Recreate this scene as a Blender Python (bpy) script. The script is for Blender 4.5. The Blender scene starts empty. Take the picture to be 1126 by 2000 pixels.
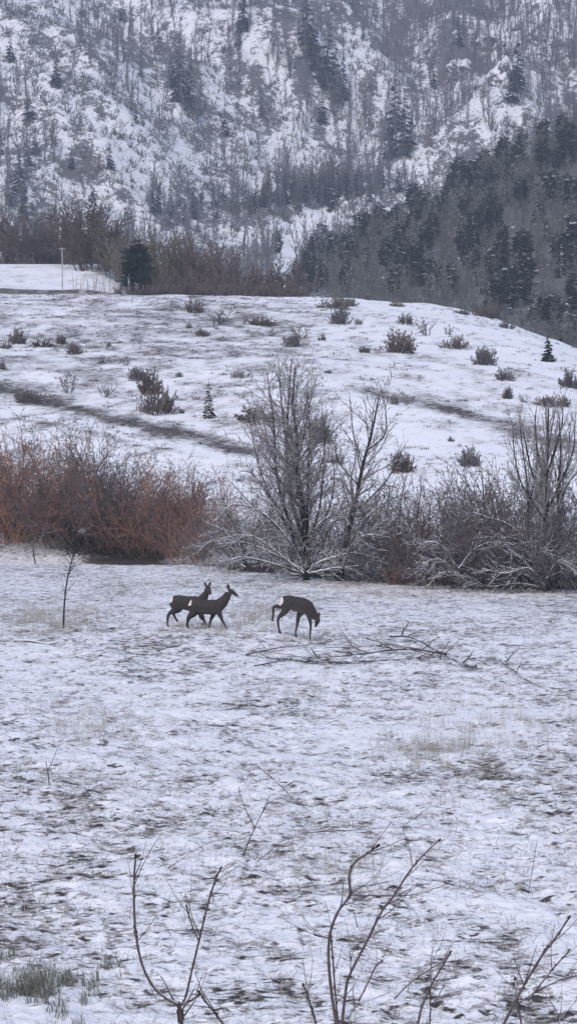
import bpy, bmesh, math, random
import numpy as np
from mathutils import Vector, Matrix

scene = bpy.context.scene
COL = scene.collection
# ------------------------------------------------------------------ camera, light, exposure
FPX = 4300.0                       # focal length in pixels of a 1126 x 2000 frame
PITCH = math.atan(170 / FPX)       # camera looks slightly down
CAM_H = 5.0
cam_data = bpy.data.cameras.new('camera')
cam = bpy.data.objects.new('camera', cam_data)
COL.objects.link(cam)
cam.location = (0, 0, CAM_H)
cam.rotation_euler = (math.pi / 2 - PITCH, 0, 0)
cam_data.sensor_fit = 'VERTICAL'
cam_data.sensor_height = 36
cam_data.lens = 36 * FPX / 2000
cam_data.clip_start = 0.2
cam_data.clip_end = 6000
scene.camera = cam

SUN_EL, SUN_AZ = math.radians(48), math.radians(200)
world = bpy.data.worlds.new('World')
scene.world = world
world.use_nodes = True
wt = world.node_tree
bg = wt.nodes['Background']
sky = wt.nodes.new('ShaderNodeTexSky')
sky.sky_type = 'NISHITA'
sky.sun_disc = False
sky.sun_elevation = SUN_EL
sky.sun_rotation = SUN_AZ
sky.air_density = 1.0
sky.dust_density = 3.0
hsv = wt.nodes.new('ShaderNodeHueSaturation')      # overcast: the blue is mostly greyed out
hsv.inputs['Saturation'].default_value = 1.36
wt.links.new(sky.outputs[0], hsv.inputs['Color'])
wt.links.new(hsv.outputs[0], bg.inputs['Color'])
bg.inputs['Strength'].default_value = 0.12
sun_data = bpy.data.lights.new('sun', 'SUN')
sun_data.energy = 0.9
sun_data.angle = math.radians(25)
sun_data.color = (1.0, 0.975, 0.96)
sun = bpy.data.objects.new('sun', sun_data)
COL.objects.link(sun)
sdir = Vector((math.sin(SUN_AZ) * math.cos(SUN_EL), math.cos(SUN_AZ) * math.cos(SUN_EL), math.sin(SUN_EL)))
sun.rotation_euler = sdir.to_track_quat('Z', 'Y').to_euler()
sun.location = (0, 0, 300)
scene.view_settings.view_transform = 'Standard'
scene.view_settings.look = 'None'
scene.view_settings.exposure = 0.50
scene.view_settings.gamma = 1.0
scene.view_settings.use_curve_mapping = False
scene.cycles.max_bounces = 6
scene.cycles.diffuse_bounces = 3
scene.cycles.volume_bounces = 1
scene.cycles.use_denoising = True

rng = random.Random(7)
nrng = np.random.default_rng(11)

# ------------------------------------------------------------------ helpers
def ray(px, py):
    u, v = (px - 563) / FPX, (1000 - py) / FPX
    c, s = math.cos(PITCH), math.sin(PITCH)
    return u, c + v * s, -s + v * c

def at(px, py, d):
    """The point seen at a photo pixel, d metres in front of the camera."""
    x, y, z = ray(px, py)
    k = d / y
    return Vector((x * k, d, CAM_H + z * k))

def hash01(ix, iy, seed):
    h = (ix.astype(np.int64) * 374761393 + iy.astype(np.int64) * 668265263 + seed * 974711 + 12345) & 0xFFFFFFFF
    h = ((h ^ (h >> 13)) * 1274126177) & 0xFFFFFFFF
    h = ((h ^ (h >> 16)) * 2246822519) & 0xFFFFFFFF
    return ((h ^ (h >> 15)) & 0xFFFFFF) / float(0xFFFFFF)

def vnoise(x, y, seed=0):
    x = np.asarray(x, float); y = np.asarray(y, float)
    ix = np.floor(x); iy = np.floor(y)
    fx = x - ix; fy = y - iy
    fx = fx * fx * (3 - 2 * fx); fy = fy * fy * (3 - 2 * fy)
    a = hash01(ix, iy, seed); b = hash01(ix + 1, iy, seed)
    c = hash01(ix, iy + 1, seed); d = hash01(ix + 1, iy + 1, seed)
    return (a * (1 - fx) + b * fx) * (1 - fy) + (c * (1 - fx) + d * fx) * fy

def fbm(x, y, octaves=4, seed=0):
    t = 0; amp = 0.5; tot = 0
    for k in range(octaves):
        # each octave is turned a little so that the lattice does not show
        ca, sa = math.cos(0.6 * k), math.sin(0.6 * k)
        t = t + amp * vnoise((x * ca - y * sa) * 2 ** k + 17.3 * k, (x * sa + y * ca) * 2 ** k + 9.1 * k, seed + k)
        tot += amp; amp *= 0.55
    return t / tot

def sstep(a, b, x):
    t = np.clip((np.asarray(x, float) - a) / (b - a), 0, 1)
    return t * t * (3 - 2 * t)

CREST_X = [-160, -30, -8, 3.6, 13.3, 18, 22.6, 26.2, 34, 60, 160]
CREST_Z = [18.5, 16.9, 16.7, 16.6, 15.9, 14.9, 13.1, 11.2, 8, 4, 3]

def terrace(x, y):
    """A shin-high swell of the field on which the walking pair and the grazing deer's hind foot stand."""
    return .17 * sstep(47.5, 50.55, y) * (1 - sstep(53.6, 64, y)) * sstep(.55, -.35, x) * sstep(-10, -4, x)

def terrain(x, y):
    x = np.asarray(x, float); y = np.asarray(y, float)
    zc = np.interp(x, CREST_X, CREST_Z)
    t = np.clip((y - 88) / 112, 0, 1.0)
    hill = zc * (1 - (1 - t) ** 1.2)
    hill = hill + (fbm(x / 14, y / 14, 3, 5) - .5) * 1.1 * sstep(90, 110, y) * (1 - .8 * sstep(185, 200, y))
    hill = hill + (fbm(x / 3, y / 3, 3, 6) - .5) * .35 * sstep(90, 105, y)
    field = (fbm(x / 7, y / 9, 3, 3) - .5) * .22 - .5 * np.exp(-((y - 86) / 5) ** 2) * sstep(6, -6, x)
    hill = hill + field * (1 - sstep(88, 100, y))
    hill = hill + terrace(x, y)
    b0 = np.interp(x, [-20, 0, 25, 60], [17, 14, 11, 6])
    wob = (fbm(x / 60, y / 60, 3, 21) - .5) * 60 + (fbm(x / 22, y / 26, 3, 22) - .5) * 22
    ye = y + np.interp(x, [-170, -60, 0, 40, 170], [45, 22, -8, -18, 0]) * sstep(480, 560, y) + wob * sstep(500, 580, y)
    b1 = np.interp(ye, [240, 300, 400, 500, 530, 600, 700, 1000, 1300], [14, 18, 29, 41, 47, 86, 150, 335, 470])
    b1 = b1 + (fbm(x / 9, y / 9, 3, 31) - .5) * 4 * sstep(480, 560, y)
    base = b0 + (b1 - b0) * sstep(236, 300, y)
    w = sstep(201, 226, y)
    z = hill * (1 - w) + base * w
    lift = sstep(-9, -20, x) * (.8 * sstep(204.5, 206, y) + 4.4 * sstep(206, 238, y)) * (1 - sstep(240, 268, y))
    z = z + lift
    r = np.interp(x, [-90, -10, 14, 40, 60, 100, 200, 600], [6, 20, 40, 55, 69, 98, 140, 190])
    r = r + (fbm(x / 30, y / 30, 3, 41) - .5) * 7
    k = np.clip((y - 250) / 205, 0, 1)
    zs = 9 + (r - 9) * (k ** .9) - .28 * np.clip(y - 455, 0, 400)
    d = zs - z
    soft = np.where(d > 6, d, np.where(d < -6, 0, (d + 6) ** 2 / 24))
    return z + soft * sstep(240, 262, y)

def tz(x, y):
    return float(terrain(np.array([x]), np.array([y]))[0])

def ground_at(px, py, d0, d1, n=600):
    """First place where the line of sight through a photo pixel meets the terrain."""
    ds = np.linspace(d0, d1, n)
    rx, ry, rz = ray(px, py)
    k = ds / ry
    diff = CAM_H + rz * k - terrain(rx * k, ds)
    i = np.argmax(diff <= 0)
    if diff[i] > 0:
        i = int(np.argmin(diff))
    return Vector((rx * k[i], ds[i], tz(rx * k[i], ds[i])))

def project(x, y, z):
    c, s = math.cos(PITCH), math.sin(PITCH)
    zz = z - CAM_H
    f = y * c - zz * s
    return 563 + FPX * x / f, 1000 - FPX * (y * s + zz * c) / f

def link(o, parent=None):
    COL.objects.link(o)
    if parent:
        o.parent = parent
    return o

def tag(o, label=None, cat=None, group=None, kind=None):
    for k, v in (('label', label), ('category', cat), ('group', group), ('kind', kind)):
        if v:
            o[k] = v
    return o

def empty(name, loc, rz=0, scale=1.0):
    o = bpy.data.objects.new(name, None)
    o.empty_display_size = .2
    o.location = loc
    o.rotation_euler = (0, 0, rz)
    o.scale = (scale,) * 3 if not isinstance(scale, (tuple, list)) else scale
    return link(o)

def mesh_np(name, verts, faces, smooth=True, mats=()):
    verts = np.asarray(verts, np.float32); faces = np.asarray(faces, np.int32)
    me = bpy.data.meshes.new(name)
    k = faces.shape[1]
    me.vertices.add(len(verts)); me.vertices.foreach_set('co', verts.ravel())
    me.loops.add(faces.size); me.loops.foreach_set('vertex_index', faces.ravel())
    me.polygons.add(len(faces))
    me.polygons.foreach_set('loop_start', np.arange(0, faces.size, k, dtype=np.int32))
    me.polygons.foreach_set('loop_total', np.full(len(faces), k, np.int32))
    me.polygons.foreach_set('use_smooth', np.full(len(faces), smooth, bool))
    for m in mats:
        me.materials.append(m)
    me.update(calc_edges=True)
    return me

def obj(name, me, parent=None):
    return link(bpy.data.objects.new(name, me), parent)

def segs_mesh(name, segs, sides=3, mat=None):
    """segs: list of (p0, p1, r0, r1) -> one mesh of tapered tubes."""
    a = np.array([(*s[0], *s[1], s[2], s[3]) for s in segs], float)
    p0, p1, r0, r1 = a[:, :3], a[:, 3:6], a[:, 6:7], a[:, 7:8]
    d = p1 - p0
    d /= np.maximum(np.linalg.norm(d, axis=1, keepdims=True), 1e-9)
    ref = np.where(np.abs(d[:, 2:3]) > .9, np.array([[1., 0, 0]]), np.array([[0, 0, 1.]]))
    u = np.cross(d, ref); u /= np.linalg.norm(u, axis=1, keepdims=True)
    v = np.cross(u, d)
    n = len(a); S = sides
    V = np.zeros((n, 2 * S, 3))
    for k in range(S):
        an = 2 * math.pi * k / S
        o = u * math.cos(an) + v * math.sin(an)
        V[:, k] = p0 - d * r0 * .2 + o * r0
        V[:, S + k] = p1 + d * r1 * .2 + o * r1
    base = (np.arange(n) * 2 * S)[:, None]
    F = []
    for k in range(S):
        F.append(np.concatenate([base + k, base + (k + 1) % S, base + S + (k + 1) % S, base + S + k], 1))
    return mesh_np(name, V.reshape(-1, 3), np.stack(F, 1).reshape(-1, 4), True, [mat] if mat else [])

def sweep_bm(bm, pts, radii, sides=6):
    """A continuous tube through points, closed at both ends."""
    pts = [Vector(p) for p in pts]
    rings = []
    for i, p in enumerate(pts):
        d = (pts[min(i + 1, len(pts) - 1)] - pts[max(i - 1, 0)]).normalized()
        ref = Vector((0, 1, 0)) if abs(d.y) < .9 else Vector((1, 0, 0))
        u = d.cross(ref).normalized(); v = u.cross(d)
        rings.append([bm.verts.new(p + (u * math.cos(2 * math.pi * k / sides) + v * math.sin(2 * math.pi * k / sides)) * radii[i]) for k in range(sides)])
    for a, b in zip(rings, rings[1:]):
        for k in range(sides):
            bm.faces.new((a[k], a[(k + 1) % sides], b[(k + 1) % sides], b[k]))
    bm.faces.new(rings[0][::-1]); bm.faces.new(rings[-1])

def bm_obj(name, bm, mat, parent=None, smooth=True):
    bmesh.ops.recalc_face_normals(bm, faces=bm.faces)
    me = bpy.data.meshes.new(name)
    bm.to_mesh(me); bm.free()
    for f in me.polygons:
        f.use_smooth = smooth
    me.materials.append(mat)
    return obj(name, me, parent)

def curve_pts(pts, n=5):
    """Catmull-Rom through points."""
    pts = [Vector(p) for p in pts]
    P = [pts[0] * 2 - pts[1]] + pts + [pts[-1] * 2 - pts[-2]]
    out = []
    for i in range(1, len(P) - 2):
        for k in range(n):
            t = k / n
            a, b, c, d = P[i - 1], P[i], P[i + 1], P[i + 2]
            out.append(.5 * ((2 * b) + (c - a) * t + (2 * a - 5 * b + 4 * c - d) * t * t + (3 * b - a - 3 * c + d) * t ** 3))
    out.append(pts[-1])
    return out

# ------------------------------------------------------------------ materials
def new_mat(name):
    m = bpy.data.materials.new(name)
    m.use_nodes = True
    nt = m.node_tree
    b = nt.nodes['Principled BSDF']
    b.inputs['Roughness'].default_value = .9
    b.inputs['Specular IOR Level'].default_value = .15
    return m, nt, b

def node(nt, typ, **kw):
    n = nt.nodes.new(typ)
    for k, v in kw.items():
        setattr(n, k, v)
    return n

def noise(nt, vec, scale, detail=4, rough=.6):
    n = node(nt, 'ShaderNodeTexNoise')
    n.inputs['Scale'].default_value = scale
    n.inputs['Detail'].default_value = detail
    n.inputs['Roughness'].default_value = rough
    if vec is not None:
        nt.links.new(vec, n.inputs['Vector'])
    return n.outputs['Fac']

def math_n(nt, op, a, b=None, clamp=False):
    n = node(nt, 'ShaderNodeMath', operation=op, use_clamp=clamp)
    for i, v in enumerate((a, b)):
        if v is None:
            continue
        if isinstance(v, (int, float)):
            n.inputs[i].default_value = v
        else:
            nt.links.new(v, n.inputs[i])
    return n.outputs[0]

def maprange(nt, v, a, b, c=0., d=1.):
    n = node(nt, 'ShaderNodeMapRange', interpolation_type='SMOOTHSTEP')
    nt.links.new(v, n.inputs[0])
    for i, q in enumerate((a, b, c, d)):
        n.inputs[1 + i].default_value = q
    return n.outputs[0]

def mixc(nt, f, a, b):
    n = node(nt, 'ShaderNodeMix', data_type='RGBA')
    if isinstance(f, (int, float)):
        n.inputs[0].default_value = f
    else:
        nt.links.new(f, n.inputs[0])
    for i, c in ((6, a), (7, b)):
        if isinstance(c, tuple):
            n.inputs[i].default_value = (*c, 1)
        else:
            nt.links.new(c, n.inputs[i])
    return n.outputs[2]

SNOW = (.795, .81, .862)

def ground_mat(name, grass_a, grass_b, fine, lo, hi, amp, bump=.02, frost=None, stretch=(1, 1, 1), dark=None, distort=0., top=1.):
    """Snow over dead grass: the vertex attribute cov says how thin the snow lies, noise breaks its edges.
    Where it is thin the matted grass is frosted; dark gaps open between the tufts."""
    m, nt, b = new_mat(name)
    mp = node(nt, 'ShaderNodeMapping')
    mp.inputs['Scale'].default_value = stretch
    nt.links.new(node(nt, 'ShaderNodeTexCoord').outputs['Object'], mp.inputs[0])
    co = mp.outputs[0]
    at_ = node(nt, 'ShaderNodeAttribute', attribute_name='cov').outputs['Fac']
    n1 = noise(nt, co, fine, 5, .65)
    n1.node.inputs['Distortion'].default_value = distort
    n2 = noise(nt, co, fine * 3.1, 3, .6)
    s = math_n(nt, 'ADD', at_, math_n(nt, 'MULTIPLY', math_n(nt, 'SUBTRACT', n1, .5), amp))
    s = math_n(nt, 'ADD', s, math_n(nt, 'MULTIPLY', math_n(nt, 'SUBTRACT', n2, .5), amp * .7))
    f = maprange(nt, s, lo, hi, 0., top)
    g = mixc(nt, noise(nt, co, fine * .13, 3), grass_a, grass_b)
    c = mixc(nt, f, SNOW, g)
    if dark:
        n3 = noise(nt, co, fine * 1.7, 4, .6)
        s2 = math_n(nt, 'ADD', math_n(nt, 'MULTIPLY', at_, .55), n3)
        c = mixc(nt, maprange(nt, s2, dark[1], dark[2]), c, dark[0])
    nt.links.new(c, b.inputs['Base Color'])
    bp = node(nt, 'ShaderNodeBump')
    bp.inputs['Strength'].default_value = .8
    bp.inputs['Distance'].default_value = bump
    nt.links.new(n1, bp.inputs['Height'])
    nt.links.new(bp.outputs[0], b.inputs['Normal'])
    return m

def bark_mat(name, col, col2=None, snow=0., scale=6):
    """Bark or twig; snow settles on what faces up."""
    m, nt, b = new_mat(name)
    co = node(nt, 'ShaderNodeTexCoord').outputs['Object']
    col2 = col2 or tuple(c * .6 for c in col)
    c = mixc(nt, maprange(nt, noise(nt, co, scale), .3, .7), col, col2)
    rnd = node(nt, 'ShaderNodeObjectInfo').outputs['Random']
    c = mixc(nt, math_n(nt, 'MULTIPLY', rnd, .45), c, tuple(x * 1.7 for x in col))
    if snow > 0:
        nz = node(nt, 'ShaderNodeSeparateXYZ')
        nt.links.new(node(nt, 'ShaderNodeNewGeometry').outputs['Normal'], nz.inputs[0])
        up = maprange(nt, nz.outputs[2], .25, .65)
        br = maprange(nt, noise(nt, co, scale * .5), .62 - .4 * snow, .72 - .3 * snow)
        c = mixc(nt, math_n(nt, 'MULTIPLY', up, math_n(nt, 'MULTIPLY', br, min(1, snow * 1.4))), c, SNOW)
    nt.links.new(c, b.inputs['Base Color'])
    return m

def plain_mat(name, col, var=.3, scale=20, rough=.9):
    m, nt, b = new_mat(name)
    co = node(nt, 'ShaderNodeTexCoord').outputs['Object']
    c = mixc(nt, noise(nt, co, scale), tuple(x * (1 - var) for x in col), tuple(min(1, x * (1 + var)) for x in col))
    nt.links.new(c, b.inputs['Base Color'])
    b.inputs['Roughness'].default_value = rough
    return m

M = {}
M['field'] = ground_mat('snow_over_grass', (.22, .205, .20), (.34, .315, .29), 6.5, .50, .70, 2.0, .05, stretch=(.55, 1, 1),
                        dark=((.055, .05, .052), .80, .92), distort=1.3, top=.85)
M['hill'] = ground_mat('snow_over_pasture', (.33, .325, .34), (.40, .395, .41), 2.6, .40, 1.0, 1.2, .10, stretch=(.6, 1, 1), dark=((.10, .092, .095), .97, 1.12))
M['mount'] = ground_mat('snowy_mountainside', (.085, .088, .095), (.15, .15, .155), .62, .36, .66, 1.7, .6)
M['dark_bark'] = bark_mat('dark_bark', (.034, .030, .032), None, .12, 4)
M['snowy_bark'] = bark_mat('snowy_bark', (.095, .085, .085), None, .9, 3)
M['half_snow_bark'] = bark_mat('half_snow_bark', (.06, .053, .054), None, .5, 3)
M['grey_twig'] = bark_mat('grey_twig', (.20, .185, .188), (.12, .11, .112), .6, 3)
M['rust_twig'] = bark_mat('rust_twig', (.29, .165, .125), (.20, .12, .098), .15, 1.5)
M['orange_twig'] = bark_mat('orange_twig', (.40, .21, .135), (.28, .15, .105), .12, 1.5)
M['redbrown_twig'] = bark_mat('redbrown_twig', (.125, .09, .086), (.085, .064, .062), .14, 1.5)
M['plum_twig'] = bark_mat('plum_twig', (.145, .115, .113), (.095, .078, .079), .22, 1.5)
M['brown_twig'] = bark_mat('brown_twig', (.115, .085, .078), (.075, .058, .055), .12, 1.5)
M['olive_twig'] = bark_mat('olive_twig', (.16, .145, .115), (.11, .10, .085), .12, 1.5)
M['slate_twig'] = bark_mat('dark_grey_twig', (.125, .115, .122), (.082, .077, .083), .32, 2)  # dark grey is the twigs' own colour
M['mount_bark'] = bark_mat('far_grey_bark', (.17, .165, .178), (.11, .107, .115), .5, .6)
M['pale_bark'] = bark_mat('pale_bark', (.42, .40, .38), (.26, .25, .24), .2, 2)
M['snow_bush'] = bark_mat('snowy_bush_twig', (.085, .085, .09), None, .95, 1)
M['spur_bark'] = bark_mat('spur_grey_bark', (.120, .128, .116), (.055, .062, .057), .5, .22)
M['needle'] = bark_mat('dark_needles', (.026, .037, .030), (.015, .022, .019), .5, 1.3)
M['needle_far'] = bark_mat('far_needles', (.018, .024, .027), (.012, .016, .018), .15, .7)
M['bud'] = plain_mat('dark_bud', (.045, .036, .038))
M['fore_twig'] = bark_mat('foreground_twig', (.095, .075, .08), (.045, .038, .042), .45, 14)
def coat_mat():
    """Winter coat: grey-brown, darker along the back and the lower legs, paler under the belly and throat."""
    m, nt, b = new_mat('winter_coat')
    co = node(nt, 'ShaderNodeTexCoord').outputs['Object']
    sp = node(nt, 'ShaderNodeSeparateXYZ'); nt.links.new(co, sp.inputs[0])
    nn = node(nt, 'ShaderNodeSeparateXYZ'); nt.links.new(node(nt, 'ShaderNodeTexCoord').outputs['Normal'], nn.inputs[0])
    c = mixc(nt, maprange(nt, noise(nt, co, 14, 5), .3, .7), (.056, .049, .048), (.038, .034, .034))
    under = math_n(nt, 'MULTIPLY', maprange(nt, nn.outputs[2], -.25, -.85), maprange(nt, sp.outputs[2], .36, .44))
    c = mixc(nt, under, c, (.12, .10, .09))
    c = mixc(nt, maprange(nt, sp.outputs[2], .34, .16), c, (.032, .027, .027))
    nt.links.new(c, b.inputs['Base Color'])
    bp = node(nt, 'ShaderNodeBump'); bp.inputs['Strength'].default_value = .5; bp.inputs['Distance'].default_value = .01
    nt.links.new(noise(nt, co, 60, 3), bp.inputs['Height']); nt.links.new(bp.outputs[0], b.inputs['Normal'])
    return m
M['hide'] = coat_mat()
M['dark_hide'] = plain_mat('dark_muzzle', (.02, .018, .018), .2)
M['white_fur'] = plain_mat('white_rump_fur', (.72, .66, .62), .12, 30)
M['hoof'] = plain_mat('hoof_horn', (.02, .018, .017), .2)
M['eye'] = plain_mat('dark_eye', (.01, .009, .008), .1, 20, .2)
M['straw'] = plain_mat('dead_grass_blades', (.34, .315, .27), .3, 3)
M['sedge'] = plain_mat('dark_dead_grass', (.095, .086, .082), .35, 3)
M['green_blade'] = plain_mat('green_grass_blades', (.17, .178, .15), .35, 3)
M['rock'] = ground_mat('snow_dusted_rock', (.10, .095, .10), (.15, .14, .145), .5, .5, .62, .9, .4)
M['moss'] = plain_mat('dark_moss', (.045, .06, .045), .4, 12)
M['post'] = plain_mat('weathered_white_post', (.4, .39, .39), .15, 5)

# ------------------------------------------------------------------ ground sheets
def grid_mesh(name, xs, ys, zfun, mat, covfun=None):
    X, Y = np.meshgrid(xs, ys)
    Z = zfun(X, Y)
    nx, ny = len(xs), len(ys)
    i = np.arange(nx * ny).reshape(ny, nx)
    F = np.stack([i[:-1, :-1], i[:-1, 1:], i[1:, 1:], i[1:, :-1]], -1).reshape(-1, 4)
    me = mesh_np(name, np.stack([X, Y, Z], -1).reshape(-1, 3), F, True, [mat])
    if covfun is not None:
        a = me.attributes.new('cov', 'FLOAT', 'POINT')
        a.data.foreach_set('value', covfun(X, Y, Z).ravel().astype(np.float32))
    return obj(name, me)

def poly_dist(X, Y, pts):
    d = np.full(X.shape, 1e9)
    for (ax, ay), (bx, by) in zip(pts, pts[1:]):
        vx, vy = bx - ax, by - ay
        t = np.clip(((X - ax) * vx + (Y - ay) * vy) / (vx * vx + vy * vy), 0, 1)
        d = np.minimum(d, np.hypot(X - ax - t * vx, Y - ay - t * vy))
    return d

DEER_C_Y = 50.8
DEER_S = FPX / DEER_C_Y
# hedge line: where the field ends
def hedge_y(x):
    return np.interp(x, [-40, -12, -8, -3, 0, 4, 8, 40], [100, 94, 88, 78, 72, 68, 67, 67])

def field_cover(X, Y):
    n1 = fbm(X / .42, Y / .62, 3, 51)
    n2 = fbm(X / .13, Y / .20, 2, 57)
    n3 = fbm(X / 2.6, Y / 4.5, 3, 61)
    n4 = fbm(X / .9, Y / .5, 3, 66)
    c = .46 + (n1 - .5) * .35 + (n2 - .5) * .4 + (n3 - .5) * .28 + (n4 - .5) * .2
    c = c + .05 * np.exp(-((X + 1.2) / 2.6) ** 2 - ((Y - 50.6) / 1.5) ** 2)
    far = sstep(40, 80, Y)
    c = c * (1 - .45 * far) + .52 * .45 * far + .02 * far
    # the drift in the near corner is smoother and whiter
    dr = np.exp(-((X + 2.35) / 1.1) ** 2 - ((Y - 18.2) / 1.2) ** 2)
    c = c - .28 * dr
    # litter under the thicket
    hy = hedge_y(X)
    q = Y - hy + (fbm(X / 1.5, Y / 1.5, 3, 9) - .5) * 5
    c = c + .6 * sstep(-1.0, 1.8, q) * (1 - sstep(4.5, 8, q))
    return c

def field_z(X, Y):
    z = terrain(X, Y)
    k = 1 - .55 * sstep(30, 70, Y)
    z = z + (fbm(X / 1.1, Y / 1.1, 3, 71) - .5) * .13 * k
    z = z + (fbm(X / .42, Y / .62, 3, 51) - .5) * -.07 * k + (fbm(X / .20, Y / .20, 3, 79) - .5) * .065 * k + (vnoise(X / .07, Y / .09, 78) - .5) * .034 * k
    dr = np.exp(-((X + 2.35) / 1.1) ** 2 - ((Y - 18.2) / 1.2) ** 2)
    return z + .12 * dr

def fz(x, y):
    return float(field_z(np.array([x]), np.array([y]))[0])

xs = np.concatenate([np.arange(-60, -15, 1.5), np.arange(-15, -5.2, .14), np.arange(-5.2, 5.2, .042), np.arange(5.2, 15, .14), np.arange(15, 61, 1.5)])
ys = np.concatenate([np.arange(-20, 15, 1.2), np.arange(15, 30, .05), np.arange(30, 58, .09), np.arange(58, 98, .2)])
field = grid_mesh('field', xs, ys, field_z, M['field'], lambda X, Y, Z: field_cover(X, Y))
tag(field, kind='structure')

track_a = [ground_at(*p, 95, 199).xy for p in ((-60, 740), (0, 762), (90, 785), (200, 812), (300, 838), (380, 856), (470, 880))]
track_b = [ground_at(*p, 95, 199).xy for p in ((735, 768), (800, 785), (880, 800), (960, 822), (1040, 850), (1140, 880))]
track_c = [ground_at(*p, 95, 199).xy for p in ((-40, 806), (70, 824), (200, 850), (330, 880))]

def hill_cover(X, Y, Z):
    c = .47 + (fbm(X / 6, Y / 7, 4, 81) - .5) * .4 + (fbm(X / 1.2, Y / 1.6, 3, 83) - .5) * .9
    # the middle of the slope lies greyer, the right knoll whiter
    c = c + .24 * np.exp(-((X + 8) / 15) ** 2 - ((Y - 165) / 30) ** 2) + .08 * sstep(6, -6, X)
    c = c - .16 * sstep(0, 12, X) * sstep(140, 170, Y)
    for tr, w, a in ((track_a, 1.2, .64), (track_b, 1.35, .54), (track_c, .4, .4)):
        dd = poly_dist(X, Y, [tuple(p) for p in tr])
        c = c + a * np.exp(-(dd / w) ** 2)
    bank = sstep(-9, -14, X) * sstep(203.3, 204.6, Y) * (1 - sstep(206.6, 207.6, Y))
    c = c + .6 * bank
    c = c - .12 * sstep(-9, -16, X) * sstep(207, 209, Y)
    wood = sstep(215, 232, Y) * sstep(-14, 2, X)
    c = c + .45 * wood + .35 * sstep(244, 250, Y)
    return c

xs = np.concatenate([np.arange(-170, -45, 3), np.arange(-45, 45, .4), np.arange(45, 171, 3)])
ys = np.concatenate([np.arange(92, 196, .45), np.arange(196, 214, .3), np.arange(214, 264, .8)])
hill = grid_mesh('hillside', xs, ys, lambda X, Y: terrain(X, Y) - .25 * sstep(97.5, 93, Y), M['hill'], hill_cover)
tag(hill, kind='structure')

WHITE = [(690, 105, 60, 45, .8), (430, 45, 45, 55, .7), (500, 345, 45, 35, .7), (610, 270, 70, 60, .5), (340, 330, 110, 50, .45),
         (230, 250, 80, 70, .5), (1050, 40, 60, 50, .7), (1000, 185, 50, 40, .5), (110, 45, 70, 60, .55), (630, 422, 42, 11, 1.5),
         (558, 490, 18, 40, 1.5), (592, 442, 30, 13, 1.4), (490, 458, 45, 10, 1.1), (420, 495, 50, 16, .5), (60, 190, 60, 60, .3), (200, 400, 60, 40, .4)]
DARK = [(350, 150, 40, 70, .6), (600, 90, 30, 70, .4), (640, 160, 40, 60, .5), (760, 240, 60, 90, .5), (850, 60, 200, 80, .45), (330, 400, 60, 40, .7),
        (450, 400, 60, 35, .9), (570, 375, 90, 30, 1.0), (700, 360, 60, 40, .8), (60, 450, 100, 40, .6), (40, 360, 50, 60, .4), (180, 400, 30, 60, .5),
        (900, 110, 60, 50, .3)]

GULLY = [(634, 421, 30, 10, 1.0), (606, 434, 26, 10, 1.0), (580, 452, 16, 14, 1.0), (562, 478, 13, 22, 1.0), (550, 512, 12, 20, 1.0), (486, 459, 34, 8, .8)]

def pict(X, Y, Z, blobs):
    px, py = project(X, Y, Z)
    t = 0
    for cx, cy, sx, sy, a in blobs:
        t = t + a * np.exp(-((px - cx) / sx) ** 2 - ((py - cy) / sy) ** 2)
    return t

def spur_mask(X, Y):
    """1 on the wooded spur on the right."""
    r = np.interp(X, [-90, -10, 14, 40, 60, 100, 200, 600], [6, 20, 40, 55, 69, 98, 140, 190])
    zs = 9 + (r - 9) * np.clip((Y - 250) / 205, 0, 1) ** .9 - .28 * np.clip(Y - 455, 0, 400)
    return sstep(-3, 2, zs - terrain(X, Y) + 1.5) * sstep(236, 250, Y)

def mount_cover(X, Y, Z):
    c = .495 + (fbm(X / 16, Y / 20, 4, 91) - .5) * .45 + (fbm(X / 3.0, Y / 4.2, 3, 93) - .5) * 1.1
    st = fbm((X * .82 + Y * .5) / 3.5, (Y * .8 - X * .5) / 22, 3, 95)      # ledges and gullies run aslant
    c = c + (st - .5) * .7
    c = c + .18 * pict(X, Y, Z, DARK) - .38 * pict(X, Y, Z, WHITE)
    return c + .6 * spur_mask(X, Y) - 1.1 * np.clip(pict(X, Y, Z, GULLY), 0, 1)

xs = np.concatenate([np.arange(-620, -130, 14), np.arange(-130, 140, 1.6), np.arange(140, 621, 14)])
ys = np.concatenate([np.arange(262, 780, 1.7), np.arange(780, 1301, 14)])
mount = grid_mesh('mountainside', xs, ys, terrain, M['mount'], mount_cover)
tag(mount, kind='structure')
xs = np.concatenate([np.arange(-620, -60, 14), np.arange(-60, 61, 6), np.arange(60, 621, 14)])
ys = np.arange(-120, 290, 7.)
low = grid_mesh('valley_ground', xs, ys, lambda X, Y: terrain(X, Y) - 1.6, M['hill'], lambda X, Y, Z: np.full(X.shape, .5))
tag(low, kind='structure')

# ------------------------------------------------------------------ plants: branch growth
def rot_dir(d, ang, az):
    ref = Vector((0, 0, 1)) if abs(d.z) < .9 else Vector((1, 0, 0))
    u = d.cross(ref).normalized(); v = d.cross(u)
    return (d * math.cos(ang) + (u * math.cos(az) + v * math.sin(az)) * math.sin(ang)).normalized()

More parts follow.
